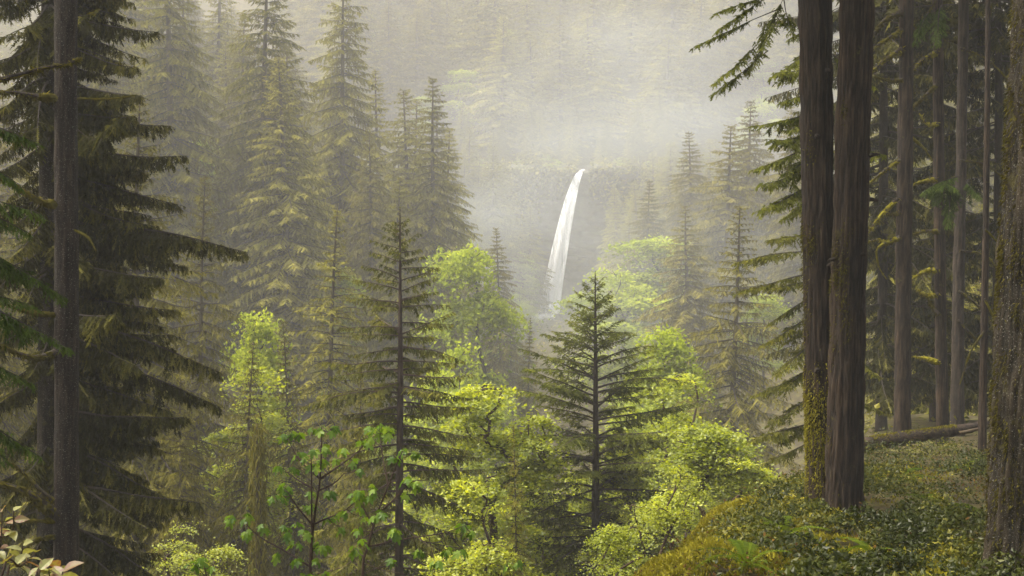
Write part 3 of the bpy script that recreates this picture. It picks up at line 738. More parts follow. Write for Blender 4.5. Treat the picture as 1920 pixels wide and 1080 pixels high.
# ------------------------------------------------------------------ hero conifers of the middle ground
b = at_ground(750, 40); topz = px(750, 392, 40)[2]
conifer_tree('spruce_tree', 'slender spruce with dark bare stem and drooping twigs, tallest of the mid valley', b, topz - b[2],
    lambda d: np.interp(d, [0, .5, 1.0, 1.75, 3.4, 5.75, 10, 15], [.12, .42, .75, 1.15, 2.15, 2.75, 3.2, 2.8]),
    lambda d: (np.interp(d, [0, 1, 3, 7, 12], [.75, .45, .18, -.05, -.2]), np.interp(d, [0, 2, 6], [.25, .35, .45]), .35),
    2.0, .36, 4.3, M['spruce'], M['twig'], .17, 41, thin=.9, sp=.10, slen=.32, sang=58, hang=.6, hangj=.45, k=8, w=.05, tert=.15, tk=4, bare=.08, twigs=True)
b = at_ground(1116, 45); topz = px(1116, 512, 45)[2]
conifer_tree('fir_tree', 'broad dark green fir with upswept tips standing before the waterfall', b, topz - b[2],
    lambda d: np.interp(d, [0, .5, 1.6, 3.5, 5.3, 8, 12], [.12, .45, 1.3, 2.5, 3.5, 4.0, 3.4]),
    lambda d: (np.interp(d, [0, 1, 4, 8, 12], [.85, .62, .35, .12, -.05]), np.interp(d, [0, 2, 6], [.1, .25, .35]), .15),
    3.0, .36, 5.4, M['fir'], M['wood'], .19, 43, thin=.7, sp=.095, slen=.34, sang=52, hang=.14, hangj=.25, k=8, w=.056, tert=.21, tk=4, bare=.15, twigs=True)

# lime-green broadleaf trees close behind the saplings
def bl_at(name, label, x, topy, Yd, seed, mat, lo_y, hw_px, **kw):
    X, Yd, z = at_ground(x, Yd); H = (540 - topy) / F * Yd - z; zl = (540 - lo_y) / F * Yd - z
    return broadleaf_tree(name, label, (X, Yd, z), seed, mat, H=H, hw=hw_px / F * Yd, z_lo=max(.5, zl), **kw)
bl_at('maple_tree', 'forked lime-green maple between the spruce and the fir', 930, 712, 43, 51, 'maple', 1120, 150, nclump=260, leaf=.15, per_clump=75, clump_r=.40, trunk_r=.16, fork=.55, stems=2)
bl_at('maple_tree', 'lime-green maple behind the crest of the mossy bank', 1300, 690, 50, 52, 'maple', 960, 130, nclump=210, leaf=.15, per_clump=75, clump_r=.42, trunk_r=.15, fork=.5)
bl_at('maple_tree', 'low spreading green maple over the mossy bank edge', 1330, 805, 40, 53, 'maple', 960, 115, nclump=95, leaf=.12, per_clump=85, clump_r=.34, trunk_r=.12, fork=.5, stems=2)
bl_at('maple_tree', 'yellow-green thicket behind the lowest limbs of the broad fir', 1090, 880, 51, 54, 'maple', 1150, 130, nclump=190, leaf=.13, per_clump=85, clump_r=.36, trunk_r=.10, fork=.5, stems=3)
bl_at('vine_maple', 'sprawling yellow-green shrub below the dark spruce skirts', 400, 985, 34, 55, 'yellow', 1130, 75, nclump=80, leaf=.07, per_clump=80, clump_r=.22, trunk_r=.05, fork=.5, stems=3, cat='shrub')
bl_at('vine_maple', 'small lime shrub under the drooping brown conifers', 330, 960, 38, 56, 'yellow', 1100, 60, nclump=45, leaf=.07, per_clump=34, clump_r=.18, trunk_r=.05, fork=.5, stems=2, cat='shrub')
bl_at('vine_maple', 'bushy green shrub at the foot of the mossy bank', 1150, 985, 25, 57, 'maple', 1130, 80, nclump=80, leaf=.055, per_clump=80, clump_r=.17, trunk_r=.03, fork=.5, stems=3, cat='shrub')
bl_at('vine_maple', 'airy green shrub with dark stems rising behind the bank crest', 1265, 870, 29, 58, 'maple', 985, 60, nclump=60, leaf=.06, per_clump=60, clump_r=.18, trunk_r=.035, fork=.55, stems=4, cat='shrub')

for k, (x, ty, Yq, hwp, lab) in enumerate([(1012, 770, 50, 80, 'lime-green maple filling the gap behind the forked one'), (1235, 705, 54, 100, 'lime-green maple glowing through the limbs of the broad fir'), (1385, 820, 46, 70, 'rounded lime maple against the dim slope by the twin firs'),
        (860, 735, 52, 80, 'lime-green maple peering round the dark-stemmed spruce'), (470, 660, 58, 70, 'sunny maple sprays above the mossy snag'), (1180, 830, 47, 90, 'lime-green maple behind the low limbs of the broad fir'), (900, 900, 36, 90, 'young lime maple beside the feathery small conifer'), (1255, 915, 36, 50, 'young lime maple hugging the bank rim')]):
    bl_at('maple_tree', lab, x, ty, Yq, 500 + k, 'maple', ty + 330, hwp, nclump=130, leaf=.0030 * Yq, per_clump=60, clump_r=.009 * Yq, trunk_r=.11, fork=.45, stems=1 + k % 2)
# mossy snag
X, Yd, z = at_ground(483, 44); t = thing('snag', 'broken mossy tree snag draped in hanging lichen', 'snag', (X, Yd, z))
H = (540 - 795) / F * Yd - z; rs = np.random.default_rng(61)
obj('trunk', trunk_mesh('trunk', [(0, 0, -.5), (.05, 0, H * .5), (-.03, 0, H)], [.2, .16, .11, .015], M['snag'], 14, 60, .22, 6), t)
g = Geo(); q = rs.uniform(.35, 1, 1500); a = rs.uniform(0, 6.28, 1500); r = .2 - .08 * q + rs.uniform(0, .16, 1500)
tuft_batch(g, rs, np.stack([np.cos(a) * r, np.sin(a) * r, q * H], -1), np.tile([0, 0, -1.6], (1500, 1)), .32, 0, .5, .09)
obj('moss', g.mesh('moss', [M['brown']]), t, kind='stuff')

# ------------------------------------------------------------------ the dark spruce and the trunk by the frame's dark side
DK = [M['dark'], M['wood']]
b = at_ground(92, 29.5)
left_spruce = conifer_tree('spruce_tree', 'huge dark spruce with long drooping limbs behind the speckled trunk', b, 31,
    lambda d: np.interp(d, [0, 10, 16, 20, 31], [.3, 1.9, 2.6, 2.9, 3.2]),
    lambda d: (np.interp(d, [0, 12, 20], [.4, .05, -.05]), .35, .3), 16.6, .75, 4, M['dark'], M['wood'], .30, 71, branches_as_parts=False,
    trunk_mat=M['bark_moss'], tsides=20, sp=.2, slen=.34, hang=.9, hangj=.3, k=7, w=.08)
crown = [c for c in left_spruce.children if c.name.startswith('crown')][0]
ends = [(312, -18, .1), (290, 62, .0), (262, 112, .1), (278, 190, .25), (262, 235, .1), (318, 248, .0), (340, 308, .1), (345, 358, .0), (300, 420, -.3), (462, 444, .15), (360, 470, -.2), (300, 520, .2),
        (312, 575, .0), (422, 622, .1), (330, 650, -.3), (398, 728, .1), (300, 700, .3), (325, 775, .0), (362, 840, .15), (300, 860, -.2), (345, 905, .0), (382, 985, .2), (300, 990, -.2), (330, 1050, .1), (260, 1075, .2), (250, 950, .4), (240, 800, -.5), (230, 620, .5), (220, 330, .5)]
for k, (ex, ey, dy) in enumerate(ends):
    big = ex > 300
    p1 = px(ex, ey, 29.5 - 6 * dy - 1.2); o = px(100, ey - (30 if ey < 700 else 75), 29.5)
    add_branch(crown, o, p1, DK, 700 + k, sag=.30, tipup=.30, bare=.04, sp=.052, slen=.36, sang=42, hang=1.15, hangj=.5, k=8, w=.046, tert=.15, tk=5, twigs=True, prof=.62)
LPOOL = branch_pool(14, 2.6, DK, 7600, bare=.06, sp=.055, slen=.38, sang=43, hang=1.05, hangj=.5, k=9, w=.040, tert=.12, tk=5, twigs=True, prof=.62); rl0 = np.random.default_rng(70)
lends = [(ex_, ey_, dp_) for ex_, ey_, dp_ in zip(np.random.default_rng(3).uniform(-60, 70, 34), np.linspace(-10, 1080, 34), np.random.default_rng(4).uniform(-.8, .8, 34))] + [(-60, 30, .2), (-70, 130, -.2), (-60, 260, .3), (-80, 420, -.2), (-90, 520, .2), (-70, 640, -.3), (-90, 760, .3), (-60, 850, -.2), (-70, 1000, .2), (40, 200, .9), (30, 560, .9), (20, 900, .9), (160, 700, .9), (170, 480, .9), (180, 900, .9), (170, 250, .9), (150, 60, .9), (60, 90, .9)]
for k, (ex, ey, dy) in enumerate(lends):
    pooled(crown, px(92, ey - 50, 29.5), px(ex, ey + 20, 29.5 - 3.2 * dy), LPOOL, rl0)

rl = np.random.default_rng(72)
sil = lambda y: np.interp(y, [0, 120, 250, 360, 400, 445, 520, 620, 700, 800, 900, 1000, 1080], [270, 240, 270, 300, 270, 400, 290, 370, 320, 310, 320, 340, 320])
for k in range(200):
    ey = rl.uniform(-20, 1090); ex = 120 + (sil(ey) - 120) * rl.uniform(.3, .93); dp = rl.uniform(-1, 1) * .45
    pooled(crown, px(98, ey - rl.uniform(20, 70), 29.5), px(ex, ey, 29.5 - (ex - 90) / F * 29.5 * dp), LPOOL, rl)
X, Yd, z = at_ground(124, 23.5)
lt = thing('hemlock_tree', 'straight speckled dark trunk with mossy stub limbs before the drooping spruce', 'tree', (X, Yd, z))
bole(lt, [(123, 1080), (126, 540), (122, 0)], 23.5, [.235, .225, .215, .20, .17, .12, .06], 'bark_left', 30, 81, ridge=.07, ridges=30)
for k, (pp, r, ms) in enumerate([
    ([px(112, 184, 23.4), px(70, 181, 23.2), px(30, 174, 23.0), px(-30, 170, 22.6)], .075, 1.0),
    ([px(140, 184, 23.4), px(200, 186, 23.2), px(256, 178, 23.0)], .022, .35),
    ([px(112, 384, 23.4), px(75, 376, 23.2), px(40, 356, 23.0), px(8, 335, 22.8), px(-30, 335, 22.6)], .07, 1.1),
    ([px(110, 968, 23.4), px(78, 945, 23.2), px(48, 922, 23.0), px(-30, 898, 22.6)], .13, 1.0),
    ([px(108, 945, 23.4), px(75, 918, 23.3), px(45, 888, 23.2), px(20, 868, 23.0)], .05, .5),
    ([px(108, 976, 23.4), px(60, 976, 23.1), px(-20, 976, 22.6)], .04, .9),
    ([px(108, 1005, 23.4), px(70, 1012, 23.1), px(45, 1030, 22.9)], .05, .9),
    ([px(138, 430, 23.4), px(165, 445, 23.2), px(180, 470, 23.1)], .018, .9),
    ([px(108, 660, 23.4), px(60, 670, 23.1), px(-20, 640, 22.6)], .075, 1.0),
    ([px(108, 590, 23.4), px(55, 585, 23.1), px(-20, 560, 22.6)], .05, .8)]):
    add_limb(lt, pp, r, 820 + k, ms, 'mossdark')

# greener hemlock sprays from a tree beside the frame
X, Yd, z = at_ground(-330, 15)
nh = thing('hemlock_tree', 'green hemlock sprays hanging before the speckled trunk', 'tree', (X, Yd, z))
obj('trunk', trunk_mesh('trunk', [(0, 0, -.5), (.1, 0, 7), (0, 0, 24)], [.24, .2, .05], M['bark_left'], 18, 60, .05, 8), nh)
HM = [M['hemlock'], M['wood']]
for k, (ex, ey, oy) in enumerate([(60, 270, 200), (52, 330, 250), (140, 512, 380), (70, 430, 330), (145, 622, 500), (60, 560, 470), (100, 800, 640), (60, 720, 560), (20, 860, 700), (40, 480, 300)]):
    add_branch(nh, px(-330, oy, 15), px(ex, ey, 15 + .35 * (k % 4 - 1.5)), HM, 850 + k, sag=.55, tipup=.1, bare=.45, sp=.05, slen=.26, sang=46, hang=.5, hangj=.3, k=9, w=.022, tert=.07, tk=5, twigs=True, prof=.6)
add_limb(nh, [px(-330, 160, 15), px(-60, 158, 15), px(30, 142, 15.2), px(80, 128, 15.4), px(125, 120, 15.5), px(152, 108, 15.6)], .045, 870, .35, 'mossdark')

# ------------------------------------------------------------------ twin firs, big mossy fir and the stand behind them
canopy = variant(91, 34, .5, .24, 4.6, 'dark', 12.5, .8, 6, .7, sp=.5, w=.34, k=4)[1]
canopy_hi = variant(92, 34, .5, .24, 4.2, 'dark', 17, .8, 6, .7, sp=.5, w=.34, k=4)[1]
def upper_crown(t, mesh, rz, s=1.0):
    o = obj('crown', mesh, t, kind='stuff'); o.rotation_euler = (0, 0, rz); o.scale = (s, s, 1); return o
X, Yd, z = at_ground(1548, 22)
tw1 = thing('fir_tree', 'left-leaning furrowed trunk of the fused twin firs, moss up its foot', 'tree', (X, Yd, z - .1))
tw1['label'] = 'slightly slimmer furrowed trunk of the twin firs, orange moss up its foot'
bole(tw1, [(1548, 1000), (1540, 700), (1535, 500), (1531, 250), (1528, 0)], 22, [.30, .285, .275, .265, .25, .2, .15, .07], 'bark', 33, 95, 72, 460, .12, 26, flare=.5)
upper_crown(tw1, canopy, 0.4)
X, Yd, z = at_ground(1583, 21.5)
tw2 = thing('fir_tree', 'thicker furrowed dark trunk of the twin firs beside the fallen log', 'tree', (X, Yd, z - .1))
bole(tw2, [(1581, 1000), (1585, 750), (1592, 500), (1599, 250), (1606, 0)], 21.5, [.30, .29, .285, .28, .26, .2, .15, .07], 'bark', 34, 96, 72, 460, .12, 26, flare=.5)
upper_crown(tw2, canopy, 2.4)
rs = np.random.default_rng(97)
def moss_pads(t, mat, n, cx, y0, y1, Yd, r, a0, a1, ln=.07, spread=1.0):
    """shaggy moss on the bole between two photograph heights"""
    g = Geo(); base = np.array(t.location); k = 0
    blobs = [(rs.uniform(a0, a1), rs.uniform(0, 1) ** .8, rs.uniform(.05, .16)) for _ in range(max(4, n // 90))]
    for a, q, s in blobs:
        m = n // len(blobs); aa = a + rs.normal(0, s / r * .5, m); yy = y1 + (y0 - y1) * q + rs.normal(0, s * 1.6, m) * F / Yd
        cxx = np.interp(yy, [p[1] for p in cx], [p[0] for p in cx])
        C = np.stack([(cxx - 960) / F * Yd, np.full(m, Yd), (540 - yy) / F * Yd], -1); N = np.stack([np.cos(aa), np.sin(aa), 0 * aa], -1)
        ok = (C[:, 2] > base[2]) 
        P = C + N * (r * rs.uniform(.97, 1.06, m))[:, None] - base
        tuft_batch(g, rs, P[ok], N[ok] + np.array([0, 0, -1.1]), ln, 0, .40, .17)
    return obj('moss', g.mesh('moss', [M[mat]]), t, kind='stuff')
moss_pads(tw1, 'moss', 11000, [(1528, 0), (1535, 500), (1548, 1000)], 990, 700, 22, .285, math.pi * .85, math.pi * 1.75, .05)
moss_pads(tw1, 'mossdark', 900, [(1528, 0), (1535, 500), (1548, 1000)], 700, 100, 22, .275, math.pi * .9, math.pi * 1.3, .05)
moss_pads(tw2, 'mossdark', 1500, [(1606, 0), (1592, 500), (1581, 1000)], 980, 50, 21.5, .285, math.pi * .9, math.pi * 1.4, .05)

for t, Yq, cx_ in ((tw1, 22, [(1528, 0), (1535, 500), (1548, 1000)]), (tw2, 21.5, [(1606, 0), (1592, 500), (1581, 1000)])):
    base = np.array(t.location)
    for k in range(5):
        y = rs.uniform(30, 860); a = rs.uniform(math.pi * .9, math.pi * 2.1); c = px(np.interp(y, [p[1] for p in cx_], [p[0] for p in cx_]), y, Yq) - base; d = np.array([math.cos(a), math.sin(a), rs.uniform(-.3, .25)])
        g = Geo(); L_ = rs.uniform(.05, .16); V, T = tube(np.array([c + d * .22, c + d * (.29 + L_ * .5), c + d * (.29 + L_) + [0, 0, -.02]]), [.05, .032, .014], 7); g.add(V, T, 0, .3); obj('branch_stub', g.mesh('branch_stub', [M['bark']], smooth=(0,)), t)
X, Yd, z = at_ground(1912, 15)
bf = thing('fir_tree', 'massive moss-flecked trunk beside the fallen log, widest of the stand', 'tree', (X, Yd, z - .1))
bole(bf, [(1912, 1060), (1920, 850), (1933, 560), (1947, 280), (1962, 0)], 15, [.41, .385, .37, .36, .33, .26, .18, .08], 'bark_moss', 34, 98, 84, 460, .10, 30)
upper_crown(bf, canopy_hi, 1.4)
moss_pads(bf, 'mossdark', 8000, [(1962, 0), (1933, 560), (1912, 1060)], 1060, 0, 15, .375, math.pi * .85, math.pi * 1.6, .045)

right = [('slender reddish-grey trunk', 1691, 38, [(1691, 800), (1694, 540), (1697, 300), (1700, 0)], [.25, .235, .22, .21, .18, .12, .05], 'bark', 101, 'straight grey-brown trunk rising behind the middle of the fallen log'),
         ('', 1770, 40, [(1768, 790), (1762, 500), (1760, 250), (1758, 0)], [.19, .175, .165, .16, .14, .1, .05], 'bark', 102, 'reddish trunk with mossy stub limbs behind the thin end of the log'),
         ('', 1792, 44, [(1794, 780), (1798, 500), (1803, 250), (1807, 0)], [.23, .20, .18, .17, .15, .1, .05], 'wood', 103, 'dark shaded trunk close behind the reddish one'),
         ('', 1841, 34, [(1841, 835), (1847, 540), (1850, 300), (1853, 0)], [.11, .10, .085, .075, .06, .05, .03], 'bark', 104, 'thin pole-like trunk between the log and the massive trunk')]
RT = []
for k, (_, x, Yd, pix, rad, mt, seed, label) in enumerate(right):
    X, Yd, z = at_ground(x, Yd); t = thing('conifer_tree', label, 'tree', (X, Yd, z))
    bole(t, pix, Yd, rad, mt, 32 if k < 3 else 20, seed, 32, 220, .10, 16); 
    if k < 3: upper_crown(t, canopy_hi, k * 1.3)
    RT.append(t)
T3, T4, T5, T6 = RT
for k, (t, Yd, pp, r, ms) in enumerate([
    (T3, 37.8, [(1692, 22), (1660, 38), (1640, 62), (1628, 90)], .10, .9), (T3, 37.8, [(1692, 56), (1662, 74), (1630, 96)], .09, .9),
    (T3, 37.8, [(1692, 92), (1660, 112), (1626, 142)], .10, .8), (T3, 37.8, [(1692, 150), (1668, 150), (1640, 144)], .07, 1.1),
    (T3, 37.8, [(1688, 300), (1658, 320), (1624, 348)], .065, .8), (T3, 37.8, [(1684, 372), (1652, 404), (1620, 446)], .07, .9),
    (T3, 37.8, [(1688, 399), (1668, 401), (1650, 398)], .06, 1.0), (T3, 37.8, [(1688, 444), (1662, 455), (1646, 449), (1622, 455)], .075, 1.2),
    (T3, 37.8, [(1660, 454), (1644, 470), (1648, 500), (1662, 523)], .035, .8), (T3, 38.2, [(1700, 60), (1730, 40), (1760, -10)], .06, .8),
    (T3, 38.2, [(1700, 250), (1730, 275), (1748, 300)], .04, .8),
    (T4, 39.8, [(1758, 98), (1730, 112), (1706, 138)], .09, .9), (T4, 39.8, [(1758, 158), (1732, 182), (1706, 206)], .075, .9),
    (T4, 39.8, [(1760, 232), (1740, 232), (1724, 212)], .07, 1.1), (T4, 39.8, [(1758, 336), (1730, 340), (1700, 352)], .07, 1.1),
    (T4, 39.8, [(1760, 434), (1735, 433), (1710, 440)], .065, 1.3), (T4, 39.8, [(1760, 506), (1735, 508), (1706, 524)], .08, 1.3),
    (T4, 39.8, [(1760, 552), (1738, 553), (1720, 542)], .075, 1.3), (T4, 39.8, [(1760, 590), (1748, 575), (1738, 555)], .07, 1.0),
    (T4, 39.8, [(1760, 680), (1738, 672), (1712, 668)], .07, 1.4), (T5, 43.8, [(1800, 90), (1850, 110), (1905, 165)], .05, .4),
    (T5, 43.8, [(1800, 300), (1850, 310), (1900, 350)], .05, .4), (T5, 43.8, [(1800, 470), (1850, 480), (1895, 540)], .05, .5),
    (T5, 43.8, [(1798, 545), (1840, 580), (1880, 640)], .05, .5), (T5, 43.8, [(1796, 600), (1840, 650), (1880, 720)], .05, .5),
    (T6, 33.9, [(1848, 430), (1872, 455), (1892, 470)], .03, .6), (T6, 33.9, [(1846, 560), (1870, 610), (1890, 650)], .03, .6), (T6, 33.9, [(1846, 620), (1820, 660), (1800, 720)], .03, .6),
    (tw2, 21.4, [(1606, 320), (1590, 400), (1575, 520)], .025, .3)]):
    add_limb(t, [px(x, y, Yd + .12 * i) for i, (x, y) in enumerate(pp)], r, 900 + k, ms, 'moss' if k % 3 else 'mossdark')

# hanging foliage of the stand
SPOOL = branch_pool(12, 4.0, DK, 7700, bare=.08, sp=.085, slen=.38, sang=46, hang=.95, hangj=.5, k=9, w=.06, tert=.17, tk=5, twigs=True, prof=.62)
def stand_tree(label, x, Yd, seed, zlo_y, half, n, mat):
    X, Yd, z = at_ground(x, Yd); t = thing('hemlock_tree', label, 'tree', (X, Yd, z)); rr = np.random.default_rng(seed)
    obj('trunk', trunk_mesh('trunk', [(0, 0, -.5), (.1, 0, 12), (0, 0, 26)], [.22, .17, .04], M['wood'], 12, 50, .04, seed), t)
    o = upper_crown(t, canopy_hi, seed)
    for k in range(n):
        y = rr.uniform(-40, zlo_y); a = rr.uniform(0, 6.283); L = half * rr.uniform(.6, 1.15)
        p0 = np.array([X, Yd, (540 - y) / F * Yd]); p1 = p0 + np.array([math.cos(a) * L, math.sin(a) * L, -.25 * L - rr.uniform(0, .5)])
        pooled(t, p0, p1, SPOOL, rr)
    return t
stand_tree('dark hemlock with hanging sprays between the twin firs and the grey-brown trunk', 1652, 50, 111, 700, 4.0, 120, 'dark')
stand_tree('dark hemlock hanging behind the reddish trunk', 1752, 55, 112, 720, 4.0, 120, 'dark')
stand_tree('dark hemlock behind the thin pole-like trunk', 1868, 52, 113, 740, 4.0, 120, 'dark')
add_branch(T4, px(1766, 385, 39.5), px(1775, 350, 36.8), HM, 951, sag=.6, tipup=0, bare=.1, sp=.06, slen=.42, hang=.5, k=8, w=.04, tert=.13, tk=5, prof=.7)
for k, (a, bb) in enumerate([((1800, 330), (1738, 375)), ((1810, 340), (1835, 375)), ((1790, 345), (1768, 415)), ((1745, 20), (1722, 60)), ((1765, 10), (1748, 75))]):
    add_branch(T4, px(*a, 38.6), px(*bb, 37.6 - .2 * k), HM, 953 + k, sag=.5, tipup=0, bare=.1, sp=.06, slen=.35, hang=.7, k=8, w=.04, tert=.13, tk=5, prof=.7)

# sprays on the open side of the twin firs
X, Yd, z = at_ground(1545, 27)
sf = thing('fir_tree', 'dark fir fanning its limbs out from behind the twin trunks', 'tree', (X, Yd, z))
obj('trunk', trunk_mesh('trunk', [(0, 0, -.5), (.05, 0, 8), (0, 0, 22)], [.17, .13, .03], M['bark'], 14, 50, .04, 12), sf)
FD = [M['fir'], M['wood']]
for k, (ex, ey, oy) in enumerate([(1478, 70, 40), (1458, 118, 80), (1452, 165, 120), (1462, 200, 160), (1428, 252, 200), (1442, 290, 240), (1408, 322, 265), (1425, 362, 300), (1434, 402, 330), (1470, 420, 350), (1480, 250, 190), (1480, 330, 270), (1640, 160, 90), (1650, 300, 240)]):
    add_branch(sf, px(1545, oy, 27), px(ex, ey, 27 - .5 * (k % 3) - .3), FD, 960 + k, sag=.25, tipup=.35, bare=.18, sp=.05, slen=.36, sang=48, hang=.35, hangj=.3, k=8, w=.036, tert=.10, tk=5, twigs=True, prof=.65)
X, Yd, z = at_ground(1540, 33)
lf_ = thing('hemlock_tree', 'sunlit olive hemlock spreading low limbs behind the twin trunks', 'tree', (X, Yd, z))
obj('trunk', trunk_mesh('trunk', [(0, 0, -.5), (.05, 0, 5), (0, 0, 12)], [.13, .1, .02], M['bark'], 12, 40, .04, 13), lf_)
SP = [M['spruce'], M['wood']]
for k, (ex, ey, oy) in enumerate([(1372, 494, 470), (1386, 560, 510), (1440, 465, 440), (1440, 600, 545), (1425, 640, 585), (1448, 690, 630), (1412, 752, 690), (1440, 800, 735), (1400, 852, 790), (1430, 880, 820), (1450, 560, 520), (1460, 740, 680), (1470, 650, 600), (1470, 840, 780), (1640, 700, 640), (1650, 780, 720)]):
    add_branch(lf_, px(1540, oy, 33), px(ex, ey, 33 - .6 * (k % 3) - .4), SP, 980 + k, sag=.25, tipup=.2, bare=.25, sp=.06, slen=.34, sang=50, hang=.28, hangj=.25, k=8, w=.04, tert=.12, tk=5, twigs=True, prof=.65)
# limbs hanging into view from above on the slimmer twin
for k, (a, bb) in enumerate([((1520, -110), (1436, 100)), ((1476, -10), (1338, 22)), ((1466, 15), (1304, 84)), ((1452, 55), (1334, 150)), ((1440, 95), (1344, 186)), ((1490, -40), (1380, -20)), ((1470, 0), (1478, 70)), ((1458, 40), (1400, 130)), ((1480, -30), (1350, 60))]):
    add_branch(tw1, px(*a, 21.2), px(*bb, 20.6 + .15 * (k % 3)), FD, 1000 + k, sag=.25, tipup=.15, r0=.012, bare=.35 if k else .6, sp=.045, slen=.26, sang=50, hang=.15, hangj=.3, k=8, w=.028, tert=.10, tk=4, twigs=True, prof=.6)

# unseen conifers added round the viewpoint to shade the foreground and bank
for k, (X, Yq, lab) in enumerate([(-9.5, 6, 'unseen tall conifer added to shade the salal plants'), (-13, 15, 'unseen tall conifer added for shade in line with the speckled trunk'), (-6, -6, 'unseen tall conifer added for shade behind the viewpoint, near the rim'), (7.5, -4, 'unseen tall conifer added for shade behind the viewpoint, on the bank'), (-17, -2, 'unseen tall conifer added for shade well to the side behind the viewpoint'), (9.5, 9, 'unseen tall conifer added for shade on the bank beside the massive trunk'), (-20, 24, 'unseen tall conifer added for shade beside the huge dark spruce'), (8.6, 17, 'unseen tall conifer added for shade on the bank past the massive trunk'), (13, 22, 'unseen tall conifer added for shade on the bank level with the twin firs'), (15.5, 31, 'unseen tall conifer added for shade on the bank beside the thin pole-like trunk')]):
    t = thing('conifer_tree', lab, 'tree', (X, Yq, gzs(X, Yq)))
    obj('trunk', trunk_mesh('trunk', [(0, 0, -.5), (.1, 0, 15), (0, 0, 33)], [.33, .25, .05], M['bark'], 20, 60, .05, 300 + k), t); upper_crown(t, canopy_hi, k * .9, 1.1)
# fallen log
lg = thing('fallen_log', 'mossy fallen log lying across the rise behind the twin firs', 'log', tuple(px(1720, 822, 35.5)))
base = np.array(lg.location)
P = np.array([px(1600, 838, 34.5), px(1660, 828, 35), px(1740, 815, 35.8), px(1800, 806, 36.4), px(1850, 796, 37)]) - base
g = Geo(); C = curve_pts(P, 60); V, T = tube(C, np.linspace(.21, .13, 60) * (1 + .06 * np.sin(np.arange(60) * 1.3)), 20); V += rs.normal(0, .006, V.shape); g.add(V, T, 0, np.clip(rs.normal(.5, .25, len(V)), 0, 1))
obj('log', g.mesh('log', [M['bark']], smooth=(0,)), lg)
g = Geo(); q = rs.uniform(0, 1, 2600); c = np.stack([np.interp(q, np.linspace(0, 1, 60), C[:, i]) for i in range(3)], -1); a = rs.normal(math.pi / 2, .55, 2600); rr = np.interp(q, [0, 1], [.21, .13])
sel = vnoise(q * 9, q * 0 + 1.5, 8) > .42
Nn = np.stack([.15 * np.cos(a), -np.cos(a), np.sin(a)], -1); tuft_batch(g, rs, (c + Nn * rr[:, None])[sel], Nn[sel], .045, 0, .5, .35)
obj('moss', g.mesh('moss', [M['moss']]), lg, kind='stuff')
st_ = obj('stub', None, lg) if False else None
g = Geo(); V, T = tube(curve_pts(np.array([px(1800, 812, 36), px(1850, 800, 35.6), px(1842, 797, 35)]) - base, 8), [.05, .045, .04, .035, .03, .025, .02, .015], 7); g.add(V, T); obj('broken_limb', g.mesh('broken_limb', [M['snag']], smooth=(0,)), lg)

# ------------------------------------------------------------------ the mossy bank
n = 190000; rbk = np.random.default_rng(131)
Yd = rbk.uniform(9, 46, n) ; Yd = 9 + (Yd - 9) * rbk.uniform(.35, 1, n); xx = rbk.uniform(1080, 2000, n); Xq = (xx - 960) / F * Yd
xe = np.interp(Yd, [0, 6, 10, 14, 20, 24, 28, 36, 60], [-6, -2.4, .3, 2.0, 3.0, 4.5, 6.3, 9.4, 17])
edge = Xq - xe
bush = fbm(Xq * .9, Yd * .9, 21)                               # clumps of taller and lower cover
keep = (edge > -2.4) & (rbk.uniform(0, 1, n) < .08 + .92 * ss(-.2, 1.8, edge + 1.2 * (bush - .5))) & (rbk.uniform(0, 1, n) < np.clip((bush - .42) * 7.0, .03, 1))
Xq, Yd, edge, bush = Xq[keep], Yd[keep], edge[keep], bush[keep]
hgt = np.clip((bush - .34), 0, 1) * 1.7 * ss(-1.5, 1.5, edge) + .05
P = np.stack([Xq, Yd, gz(Xq, Yd) + hgt * rbk.uniform(.15, 1.0, len(Xq)) ** .5], -1)
dry = fbm(Xq * 1.3, Yd * 1.3, 40)
g = Geo(); leaf_batch(g, rbk, P, rbk.uniform(.035, .10, len(P)), .75, 0, np.clip(.30 + 1.3 * (dry - .47) + rbk.normal(0, .13, len(P)) + .25 * (1 - ss(-.5, 2.2, edge)), 0, 1), .6)
obj('ground_cover', g.mesh('ground_cover', [M['salal']]), kind='stuff', label='low glossy green leaf cover over the bank under the firs', category='ground cover')
n = 85000
Yd = rbk.uniform(13, 31, n); xe = np.interp(Yd, [0, 6, 10, 14, 20, 24, 28, 36, 60], [-6, -2.4, .3, 2.0, 3.0, 4.5, 6.3, 9.4, 17])
Xq = xe + rbk.normal(-.2, 1.3, n); mm = fbm(Xq * .8, Yd * .8, 66); kp = mm > .40; Xq, Yd, mm = Xq[kp], Yd[kp], mm[kp]
P = np.stack([Xq, Yd, gz(Xq, Yd) + .08 + .6 * (mm - .40)], -1); g = Geo()
tuft_batch(g, rbk, P, np.tile([-.2, -.2, 1.0], (len(P), 1)), .06, 0, np.clip(.45 + 1.2 * (mm - .5), 0, 1), .4)
obj('moss_carpet', g.mesh('moss_carpet', [M['moss']]), kind='stuff', label='golden moss carpet along the rim of the bank', category='moss')

